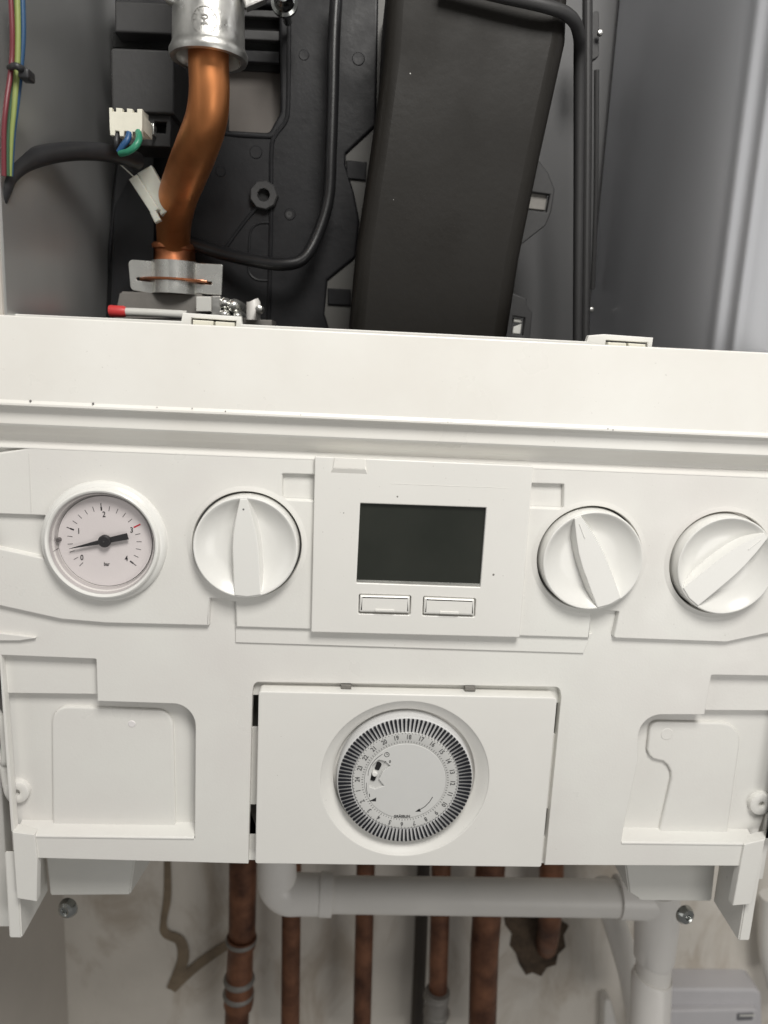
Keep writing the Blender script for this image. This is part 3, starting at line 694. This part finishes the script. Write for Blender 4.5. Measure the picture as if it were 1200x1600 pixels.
# pressure gauge ------------------------------------------------------
pg = obj('pressure_gauge', lathe(bmesh.new(), [(.0258, -.0022+.0), (.0266, -.0045), (.0284, -.0090), (.0288, -.0096), (.0296, -.0100), (.0303, -.0096), (.0307, -.0088), (.0311, -.0072), (.0322, -.0066), (.0330, -.0060), (.0336, -.0050), (.0341, -.0028)], Vector((GC.x, 0, GC.z)), 128), WHITE2, cp, sharp=28, label='round pressure gauge marked 0 to 4 bar, needle below 1')
DY = -.0026
bm = bmesh.new(); lathe(bm, [(0, DY), (.0254, DY), (.0256, DY+.0025)], Vector((GC.x, 0, GC.z)), 96); obj('dial_face', bm, DIAL, pg)
bm = bmesh.new(); lathe(bm, [(.0259, DY+.0022), (.0260, DY-.0002), (.0266, -.0050), (.0270, -.0052), (.0281, -.0088)], Vector((GC.x, 0, GC.z)), 96); obj('inner_rim', bm, GWALL, pg)
hc = W(163.4, 846, DY)
def pol(a, r): return (hc.x+r*math.cos(rad(a)), hc.z+r*math.sin(rad(a)))
s1 = LEN(163, 846, DY, 1)
bm = bmesh.new(); br_ = bmesh.new()
for i in range(21):
    a = 226-i*(226+38)/20.0
    r1, r2, wd = 50, 58, .8
    if i % 5 == 0: r1, r2, wd = (48, 58, 1.5)
    if i == 15:
        stroke(br_, [pol(a, 52*s1), pol(a, 64*s1)], 2.4*s1, DY)
        continue
    if i == 0: r1, wd = 50, .9
    if i in (5, 20, 10): stroke(bm, [pol(a, 50*s1), pol(a, 56*s1)], 2.3*s1, DY); r1, r2, wd = 56, 62, 1.1
    stroke(bm, [pol(a, r1*s1), pol(a, r2*s1)], wd*s1, DY)
for t_, x, y, sz in (('0', 128, 871.5, 12.5), ('1', 123, 830, 12.5), ('2', 162.5, 804, 12.5), ('3', 205.8, 828.5, 12.5), ('4', 197.5, 873, 12.5), ('bar', 166.8, 881.5, 8.5)):
    v = W(x, y, DY-.00005); text_into(bm, t_, sz*s1, T((v.x, DY-.0001, v.z)) @ FACE @ Matrix.Diagonal((.8, 1, 1, 1)), .0001, .012)
obj('scale_print', bm, INK, pg, recalc=False); obj('red_limit_mark', br_, RED, pg)
na = 191.5+2.0
def npx(x, y, Y=DY-.0025): v = W(x, y, Y); return Vector((v.x, v.z))
bm = bmesh.new()
h2 = npx(163.5, 845.5); tipv = npx(108, 857.5); tl = npx(199.5, 838)
d = (tipv-h2).normalized(); n = Vector((-d.y, d.x))
slab(bm, [[tipv+n*.0001, h2+n*.0014, tl+n*.0018, tl-n*.0018, h2-n*.0014, tipv-n*.0001][::1]], DY-.0027, [(.0001, 0), (0, .0002), (0, .0008)])
lathe(bm, [(0, -.0012), (.0028, -.0012), (.0034, -.0006), (.0034, .0012)], Vector((h2.x, DY-.0027, h2.y)), 40)
obj('needle', bm, INK, pg)
bm = bmesh.new(); lathe(bm, [(0, -.0017), (.0004, -.0016), (.0006, -.001)], Vector((h2.x, DY-.0027, h2.y)), 12); obj('needle_pin', bm, SCREWM, pg)
bm = bmesh.new(); v = W(92.5, 843, DY-.0005); lathe(bm, [(0, -.002), (.0011, -.002), (.0013, .001)], v, 16)
for yy in (823, 859): 
    a_ = W(79, yy+ (0 if yy < 840 else 5), -.0078); b2 = W(91, yy-(3 if yy < 840 else 2), DY-.0003); tube(bm, [(a_.x, a_.y, a_.z, .00025), (b2.x, b2.y, b2.z, .00025)], 6, smooth=False)
obj('needle_stop', bm, GDARK, pg)
bm = bmesh.new(); lathe(bm, [(0, -.0086), (.0279, -.0084), (.0281, -.0080)], Vector((GC.x, 0, GC.z)), 64); obj('glass', bm, GL, pg)

# display module ------------------------------------------------------
YM = -.0062
mod = plate('display_module', [[(492, 713, 2), (833.5, 728, 2), (812, 996.5, 2), (486, 988, 2)], [(563, 786.5, 1), (760, 793.5, 1), (750.5, 917.5, 1), (557, 910.5, 1)], [(561, 928.5, 3), (642.5, 931, 3), (641, 961, 2), (560, 958.5, 2)], [(661.5, 932, 3), (743.5, 935.5, 3), (742, 964, 2), (660, 961.5, 2)]],
            YM, .0055, DISP, cp, b=.0007, label='square white display housing with a dark blank screen')
plate('screen', [[(560, 783, 0), (764, 790), (754, 914), (554, 907)]], YM+.0022, .002, LCD, mod, b=.0001)
bm = bmesh.new(); a = W(558, 908, YM+.0008); b_ = W(751, 915, YM+.0008); z_ = (a.z+b_.z)/2
section(bm, [(YM+.0010, z_-.0010), (YM+.0006, z_-.0002), (YM+.0012, z_+.0004), (YM+.0030, z_+.0008), (YM+.003, z_-.0010)], a.x, b_.x)
obj('screen_edge', bm, LCDF, mod)
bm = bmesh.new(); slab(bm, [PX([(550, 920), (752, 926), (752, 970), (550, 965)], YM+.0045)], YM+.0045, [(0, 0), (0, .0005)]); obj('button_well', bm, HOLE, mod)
for P_, lab in (([(562.5, 930.5, 2), (641, 932.5, 2), (640, 959, 2), (561.5, 957, 2)], 'left button under the screen'), ([(663, 934, 2), (742, 937, 2), (741, 962.5, 2), (662, 960, 2)], 'right button under the screen')):
    bm = bmesh.new(); slab(bm, [PX(P_, YM-.0014)], YM-.0014, [(.0014, 0), (.0008, .00015), (.0002, .0006), (0, .0012), (0, .005)])
    x0, y0 = P_[0][0], P_[0][1]
    bt_ = obj('button', bm, DISP, mod, label=lab, sharp=15)
    bm = bmesh.new(); slab(bm, [PX([(x0+24, y0+21, 1), (x0+53, y0+22, 1), (x0+54, y0+25.5, 1), (x0+23, y0+24.5, 1)], YM-.0014)], YM-.0019, [(.0002, 0), (0, .0002), (-.0002, .0006)]); obj('button_mark', bm, DISP, bt_)
bm = bmesh.new(); slab(bm, [PX([(523, 714), (571, 716.5), (571, 733), (520, 731)], YM)], YM-.0012, [(.0003, 0), (0, .0003), (0, .0020)])
hull(bm, [W(520.5, 731.5, YM-.0011), W(571.5, 733.5, YM-.0011), W(574, 742, YM+.0002), W(516, 739.5, YM+.0002), W(521, 724, YM+.0005), W(571, 726, YM+.0005)]); obj('finger_tab', bm, RAIL, mod)
bm = bmesh.new(); a, b_ = W(610, 755.5, YM), W(795, 762.5, YM); tube(bm, [(a.x, a.y-.00002, a.z, .00012), ((a.x+b_.x)/2, a.y-.00002, (a.z+b_.z)/2-.0001, .00012), (b_.x, b_.y-.00002, b_.z, .0001)], 6); obj('scratch', bm, DISP, mod)
bm = bmesh.new()
for x, y, r in ((621, 776, .0006), (537, 801.5, .0004), (771, 898, .0008)): lathe(bm, [(0, -.00015), (r*.7, -.0001), (r, .0002)], W(x, y, YM), 9)
obj('dirt_specks', bm, VALVE, mod)

# timer unit -----------------------------------------------------------
YTM = -.006
tbc = Vector((TC.x, 0, TC.z))
L0 = PX([(404, 1080, 6), (871, 1090, 6), (846, 1355.5, 4), (398.5, 1350, 4)], YTM)
RT_O = .0500
bm = bmesh.new(); slab(bm, [L0, circ(tbc, RT_O)], YTM, bev(.0009, .022))
tm = obj('timer_unit', bm, DISP, cp, label='square white timer unit with a round 24 hour dial')
c3 = W(629.5, 1211, .0); r3 = LEN(629.5, 1211, 0, 220)/2
bm = bmesh.new(); lathe(bm, [(RT_O+.0002, YTM+.0006), (RT_O-.0004, YTM+.0010), (RT_O-.0012, YTM+.0016), (r3+.0012, -.0004), (r3+.0004, .0002), (r3+.0002, .004), (r3, .012)], tbc, 128); obj('dish', bm, DISP, tm, sharp=40)
YDR = -.0068
dc = W(630.5, 1221.5, YDR); dc = Vector((tbc.x, YDR, tbc.z))
sc1 = LEN(630, 1221, YDR, 1)
Ro, Ri, Rn = 105.0*sc1, 83*sc1, 64.5*sc1
rdr = min(r3-.0012, Ro+.0006)
bm = bmesh.new(); lathe(bm, [(0, .0016), (Ri, .0016), (Ri, .0003), (Ro-.0006, .0005), (Ro-.0002, .0005), (rdr-.0002, .0012), (rdr, .0018), (rdr, .02)], dc, 128); dr = obj('dial_drum', bm, DRUM, tm, sharp=30)
bm = bmesh.new(); lathe(bm, [(Rn-.0002, .0), (Rn+.0004, -.0002), (Ri-.0006, -.0002), (Ri-.0002, .0002), (Ri, .0018)], dc, 128); sr = obj('hour_ring', bm, TRING, tm, sharp=30)
# tappets, one mesh copied round the ring
def tappet_mesh():
    bm = bmesh.new(); w0, w1 = .00034, .00064
    L = [Vector((-w0, Ri+.0004)), Vector((w0, Ri+.0004)), Vector((w1, Ro-.0012)), Vector((w1*.9, Ro-.0002)), Vector((-w1*.9, Ro-.0002)), Vector((-w1, Ro-.0012))]
    slab(bm, [L[::-1]], -.0007, [(.00010, 0), (0, .0002), (0, .0040)])
    return bm
loc = dc-WL[tm]
tp = obj('tappet', tappet_mesh(), NAVY, tm, local=True, loc=loc)
for i in range(1, 96):
    t_ = tp.copy(); S.collection.objects.link(t_); t_.rotation_euler = (0, 2*math.pi*i/96, 0)
# scale print
bm = bmesh.new()
ys = dc.y-.0003
A0 = 90-1.2
for h in range(1, 25):
    a = A0+(h-18)*15
    q = (Rn+Ri)/2+.0002
    p = Vector((dc.x+q*math.cos(rad(a)), ys, dc.z+q*math.sin(rad(a))))
    text_into(bm, str(h), .0040, T(p) @ FACE @ Matrix.Rotation(rad(a-90), 4, 'Z') @ Matrix.Diagonal((.8, 1, 1, 1)), .00005)
for i in range(96):
    a = A0+i*3.75
    ca, sa = math.cos(rad(a)), math.sin(rad(a))
    ln = .0012 if i % 4 == 0 else .0009
    stroke(bm, [(dc.x+(Rn+.0004)*ca, dc.z+(Rn+.0004)*sa), (dc.x+(Rn+.0004+ln)*ca, dc.z+(Rn+.0004+ln)*sa)], .00026, ys, .00005)
    stroke(bm, [(dc.x+(Ri-.0012)*ca, dc.z+(Ri-.0012)*sa), (dc.x+(Ri-.0004)*ca, dc.z+(Ri-.0004)*sa)], .00024, ys, .00005)
obj('hour_print', bm, INKG, sr, recalc=False)
# centre disc with the lever slot
def D(x, y, Y): v = W(x, y, Y); return Vector((v.x, v.z))
YD2 = dc.y-.0006
slot = [(580, 1212, 3), (582, 1196, 3), (592, 1187, 4), (602, 1190, 3), (610, 1197), (598, 1206), (592, 1218), (600, 1228), (586, 1233), (576, 1229, 2)]
bm = bmesh.new(); slab(bm, [circ(dc, Rn-.0003), PX(slot, YD2)], YD2, [(.0003, 0), (.0001, .0001), (0, .0003), (0, .0022)]); cdisc = obj('centre_disc', bm, TDISC, tm)
plate('lever_well', [[(570, 1180), (615, 1180), (615, 1240), (570, 1240)]], dc.y+.0008, .0004, TRING, cdisc, b=.0001)
for P_ in ([(590, 1189, 3), (597, 1194, 3), (592, 1204, 2), (585, 1202, 2)], [(580, 1209, 1), (588, 1211, 1), (586, 1221, 3), (578, 1219, 3)]):
    plate('lever_slot', [P_], dc.y+.0002, .0004, HOLE, cdisc, b=.0001)
bm = bmesh.new(); lathe(bm, [(0, -.0018), (.0012, -.0017), (.0017, -.0010), (.0018, .001)], W(585.5, 1208, dc.y), 20); obj('lever', bm, WHITE2, cdisc)
bm = bmesh.new(); yk = YD2-.0001
def dst(pts, wd): stroke(bm, [(D(x, y, YD2).x, D(x, y, YD2).y) for x, y in pts], wd, yk, .00004)
dst([(575, 1212), (576, 1204), (580, 1195), (586, 1187), (592, 1182), (598, 1178)], .00022)
dst([(572.5, 1223), (572.5, 1232), (574, 1241)], .00022)
dst([(600, 1192), (603.5, 1189)], .0002)
dst([(577, 1240), (577.5, 1245)], .0004)
v = W(609.3, 1190, YD2); text_into(bm, '0', .0024, T((v.x, yk, v.z)) @ FACE @ Matrix.Diagonal((.9, 1, 1, 1)), .00005)
slab(bm, [PX([(577, 1251.5), (588, 1246), (587.5, 1252)], YD2)], yk-.00004, [(0, 0), (0, .0001)])
v = W(604.5, 1179, YD2); ck = bmesh.new()
cc = [(v.x+.0014*math.cos(2*math.pi*k/24), v.z+.0014*math.sin(2*math.pi*k/24)) for k in range(25)]; stroke(bm, cc, .0003, yk, .00004)
stroke(bm, [(v.x, v.z+.001), (v.x, v.z), (v.x+.0008, v.z)], .0003, yk, .00004); ck.free()
dst([(676, 1245), (671, 1253), (664, 1260), (656, 1265), (650, 1267.5)], .00035)
slab(bm, [PX([(649, 1268), (655.5, 1263.2), (657.5, 1268)], YD2)], yk-.00004, [(0, 0), (0, .0001)])
v = W(628, 1275.5, YD2); text_into(bm, 'GRÄSSLIN', .0022, T((v.x, yk, v.z)) @ FACE @ Matrix.Rotation(rad(1), 4, 'Z'), .00008)
obj('disc_print', bm, INK, cdisc, recalc=False)
# recess frame round the timer, tabs
plate('timer_recess', [[(385, 1056), (890, 1062), (866, 1349), (386, 1344)], [(391, 1086), (408, 1086), (407, 1137), (390, 1137)], [(388, 1257), (404, 1257), (403, 1302), (387, 1302)], [(866, 1098), (880, 1099), (876, 1148), (862, 1147)], [(848, 1263), (862, 1264), (858, 1308), (844, 1307)]], .004, .002, WHITE, cp, b=.0003)
for x in (541, 735):
    plate('latch_tab', [[(x-8, 1070+ (x-541)*.015), (x+8, 1070.5+(x-541)*.015), (x+8, 1077+(x-541)*.015), (x-8, 1076.5+(x-541)*.015)]], -.0012, .006, VALVE, cp, b=.0003)

plate('slot_backing', [[(380, 1060), (890, 1066), (868, 1345), (380, 1340)]], .024, .002, VALVE, cp)
# hinge arms at both ends
arm = [(19, 1300), (54, 1304), (58, 1342), (57, 1409), (26, 1404)]
plate('hinge_arm', [arm], -.0016, .006, WHITE, cp, b=.0007, back=True)
arm2 = [(1163, 1319.5), (1196, 1311.5), (1175, 1413), (1145, 1415.5)]
plate('hinge_arm', [arm2], -.0016, .006, WHITE, cp, b=.0007, back=True)
def fin(xa, xb, prof_, lab=None):
    bm = bmesh.new(); section(bm, prof_, min(xa, xb), max(xa, xb))
    bmesh.ops.bevel(bm, geom=[e for e in bm.edges if abs((e.verts[0].co-e.verts[1].co).x) > .001 or True and e.calc_face_angle(0) > .3], offset=.0008, segments=2, affect='EDGES')
    obj('hinge_fin', bm, WHITE, cp)
v = W(34, 1466, .004); xa = W(14, 1460, .004).x
fin(xa, v.x, [(.004, W(34, 1330, .004).z), (.004, v.z), (.007, v.z-.0005), (.047, W(80, 1392, .047).z), (.047, W(80, 1340, .047).z)])
v = W(1154, 1470, .004); xb = W(1172, 1466, .004).x
fin(v.x, xb, [(.004, W(1154, 1330, .004).z), (.004, v.z), (.007, v.z-.0005), (.040, W(1108, 1408, .040).z), (.040, W(1108, 1340, .04).z)])
# right end flange
bm = bmesh.new(); a = W(1192, 1280, .012); box(bm, a.x, a.x+.004, .008, .02, W(1192, 1368, .012).z, W(1192, 1200, .012).z, .0008); obj('end_flange', bm, WHITE, cp)

# ------------------------------------------------------------------ screws under the panel
bm = bmesh.new(); lathe(bm, [(0, -.0028), (.0012, -.0028), (.0018, -.0042), (.0028, -.0046), (.0045, -.0036), (.0058, -.0012), (.0060, 0), (.0057, .0006), (.0022, .0008), (.0022, .003), (.0, .0032)], n=32)
for v in bm.verts: v.co *= 1.15
s0 = obj('screw', bm, SCREWM, None, sharp=30, local=True, loc=W(107, 1418, .05))
s0.rotation_euler = (rad(-8), 0, rad(-12)); tag(s0, 'shiny screw head under the tray at the left end of the panel', 'screw', 'casing screws')
s1_ = s0.copy(); S.collection.objects.link(s1_); s1_.location = W(1069, 1428, .05); s1_.rotation_euler = (rad(-4), 0, rad(14)); s1_['label'] = 'shiny screw head in front of the white tee at the right end of the panel'

# ------------------------------------------------------------------ pipes under the boiler
YPp = .245
pipes = [
 ('copper_pipe', [(380, 1330, 44), (378, 1475, 42)], [(378, 1462, 46), (377, 1476, 46), (376, 1480, 40), (374, 1530, 42), (374, 1560, 46), (372, 1570, 46)], [(371, 1560, 38), (368, 1660, 37)], 'tarnished copper pipe with a crimped coupling, leftmost under the panel'),
 ('copper_pipe', [(456, 1330, 30), (453, 1660, 29)], None, None, 'thin dark copper pipe under the left elbow of the white waste pipe'),
 ('copper_pipe', [(572, 1330, 29), (564, 1660, 28)], None, None, 'thin reddish copper pipe under the centre of the timer'),
 ('copper_pipe', [(690, 1330, 31), (684, 1560, 29)], [(684, 1548, 38), (683, 1556, 40), (682, 1572, 34), (681, 1580, 39), (680, 1592, 34), (679, 1660, 39)], None, 'copper pipe ending in a pale ribbed compression nut'),
 ('copper_pipe', [(768, 1330, 46), (757, 1480, 44), (752, 1660, 42)], None, None, 'thickest copper pipe right of the ribbed nut'),
]
for nm, a, fit, c_, lab in pipes:
    v = W(a[0][0], 1600, YPp); t = thing(nm, lab, 'pipe', v, 'copper pipes below the boiler')
    bm = bmesh.new(); tube(bm, TP([(x, y, YPp, w_) for x, y, w_ in a]), 24, smooth=False)
    obj('pipe', bm, COPPERD, t, sharp=60)
    if c_:
        bm = bmesh.new(); tube(bm, TP([(x, y, YPp, w_) for x, y, w_ in c_]), 24, smooth=False); obj('pipe', bm, COPPERD, t, sharp=60)
    if fit:
        bm = bmesh.new(); tube(bm, TP([(x, y, YPp-.002, w_) for x, y, w_ in fit]), 24, smooth=False); obj('coupling', bm, COPPERD if a[0][0] < 500 else VALVE, t, sharp=30)
        for k_ in ((1468, 1530, 1552) if a[0][0] < 500 else (1556, 1582)):
            bm = bmesh.new(); x_ = 377 if a[0][0] < 500 else 682
            cc = W(x_-(k_-1468)*.05*(a[0][0] < 500), k_, YPp-.002); rr_ = LEN(x_, k_, YPp, 48 if a[0][0] < 500 else 40)/2
            lathe(bm, [(rr_*.8, .0035), (rr_, .002), (rr_*1.03, 0), (rr_, -.002), (rr_*.8, -.0035)], cc, 24, 'Z'); obj('olive_ring', bm, VALVE, t, sharp=60)
for pts, lab in (([(663, 1330, .29, 20), (657, 1480, .29, 20), (650, 1660, .29, 20)], 'dark sleeved pipe against the wall left of the ribbed nut pipe'),
                 ([(862, 1330, .262, 38), (861, 1400, .264, 37), (858, 1450, .275, 34), (854, 1476, .295, 32), (853, 1486, .33, 30)], 'short dark copper stub bending into the broken wall')):
    bm = bmesh.new(); tube(bm, TP(pts), 20); tag(obj('copper_pipe', bm, COPPERD if 'stub' in lab else mat('dark_sleeve', (.045, .036, .028), .7), sharp=60), lab, 'pipe', 'copper pipes below the boiler')
bm = bmesh.new(); c = None
hole = [(786, 1424), (800, 1432), (812, 1422), (840, 1420), (868, 1430), (878, 1440), (889, 1447), (881, 1462), (884, 1480), (872, 1492), (869, 1508), (855, 1512), (846, 1526), (832, 1520), (822, 1524), (812, 1508), (806, 1490), (797, 1478), (800, 1460), (790, 1446)]
plate('pipe_hole', [hole], WALLY-.0015, .001, mat('raw_brown_masonry', (.085, .06, .04), .95, var=.6, vscale=50, bump=.003, bscale=80), None, b=.0004)
o = bpy.data.objects['pipe_hole']; bm.free(); tag(o, 'ragged brown hole in the plaster around the short copper stub', 'hole')
# dried drips
dr_ = [[(262, 1340, 10), (262, 1400, 12), (256, 1440, 10), (260, 1458, 16), (282, 1470, 18), (286, 1500, 18), (268, 1545, 16)], [(268, 1545, 16), (300, 1515, 16), (330, 1492, 16), (368, 1468, 14)]]
bm = bmesh.new()
for d_ in dr_: tube(bm, TP([(x, y, WALLY-.001, w_) for x, y, w_ in d_]), 10)
for v in bm.verts: v.co.y = WALLY-.002 + (v.co.y-WALLY+.002)*.12
tag(obj('dried_sealant', bm, SEALC, sharp=60), 'brown forked trail of dried sealant on the plaster wall', 'sealant')

# white waste pipe
wp = thing('waste_pipe', 'white plastic waste pipe running right and turning down through a tee', 'pipe', W(1020, 1600, .17))
Yw = .17
ax = [(430, 1397), (1000, 1401)]
bm = bmesh.new(); tube(bm, TP([(470, 1397, Yw, 55), (990, 1404, Yw, 55)]), 32, smooth=False); obj('pipe', bm, PVCG, wp, sharp=60)
bm = bmesh.new(); tube(bm, TP([(432, 1300, Yw, 60), (433, 1365, Yw, 61), (436, 1385, Yw, 63), (450, 1396, Yw, 64), (470, 1397, Yw, 63), (519, 1397.5, Yw, 62)]), 32, 6); tube(bm, TP([(500, 1397, Yw, 66), (519, 1397.5, Yw, 66)]), 32, smooth=False)
obj('elbow', bm, PVC, wp, sharp=50)
bm = bmesh.new(); tube(bm, TP([(964, 1401, Yw, 64), (1000, 1402, Yw, 64), (1040, 1402, Yw, 62)]), 32, smooth=False)
tube(bm, TP([(1029, 1385, Yw, 66), (1026, 1440, Yw, 66), (1022, 1495, Yw, 60), (1020, 1500, Yw, 56)]), 32, smooth=False); obj('tee', bm, PVC, wp, sharp=50)
bm = bmesh.new(); tube(bm, TP([(1022, 1490, Yw, 52), (1019, 1560, Yw, 52)]), 32, smooth=False); obj('pipe', bm, PVCG, wp, sharp=60)
bm = bmesh.new(); tube(bm, TP([(1019, 1524, Yw, 56), (1018, 1527, Yw, 60), (1012, 1680, Yw, 58)]), 32, smooth=False); obj('coupling', bm, PVC, wp, sharp=50)
bm = bmesh.new(); tube(bm, TP([(938, 1380, .24, 36), (960, 1440, .235, 36), (985, 1520, .23, 38), (1004, 1620, .225, 38)]), 24)
tag(obj('flexible_drain_pipe', bm, PVCG, sharp=60), 'greyish pipe slanting down behind the white downpipe', 'pipe')
# grey box on the wall
gb = thing('socket_box', 'grey plastic box with a small dark badge at the bottom right', 'box', W(1100, 1620, .26))
def prism(nm, pts, Y0, Y1, mt, b=.003):
    bm = bmesh.new(); slab(bm, [PX(pts, Y0)], Y0, bev(b, Y1-Y0)); return obj(nm, bm, mt, gb, sharp=40)
prism('box_body', [(1016, 1545, 8), (1190, 1546, 12), (1197, 1800), (1000, 1800)], .272, .30, BOXG)
prism('box_cover', [(1010, 1580, 4), (1184, 1577, 5), (1188, 1800), (1005, 1800)], .264, .275, BOXG, .002)
prism('box_body', [(945, 1524, 6), (990, 1700, 3), (990, 1800), (940, 1800)], .285, .30, PVCG)
bg = prism('badge', [(1152, 1584, 2), (1178, 1583, 2), (1176, 1594, 2), (1151, 1595, 2)], .2632, .2645, BOXB, .0004)
prism('badge_stripe', [(1156, 1586.5), (1180, 1586), (1179, 1588), (1156, 1588.5)], .2626, .2634, BASEG, .0002)
bm = bmesh.new(); tube(bm, TP([(1206, 1400, .27, 34), (1204, 1480, .27, 34), (1216, 1540, .27, 34)]), 20); tag(obj('white_pipe_end', bm, PVCG, sharp=60), 'pale pipe cut off by the right edge above the grey box', 'pipe')
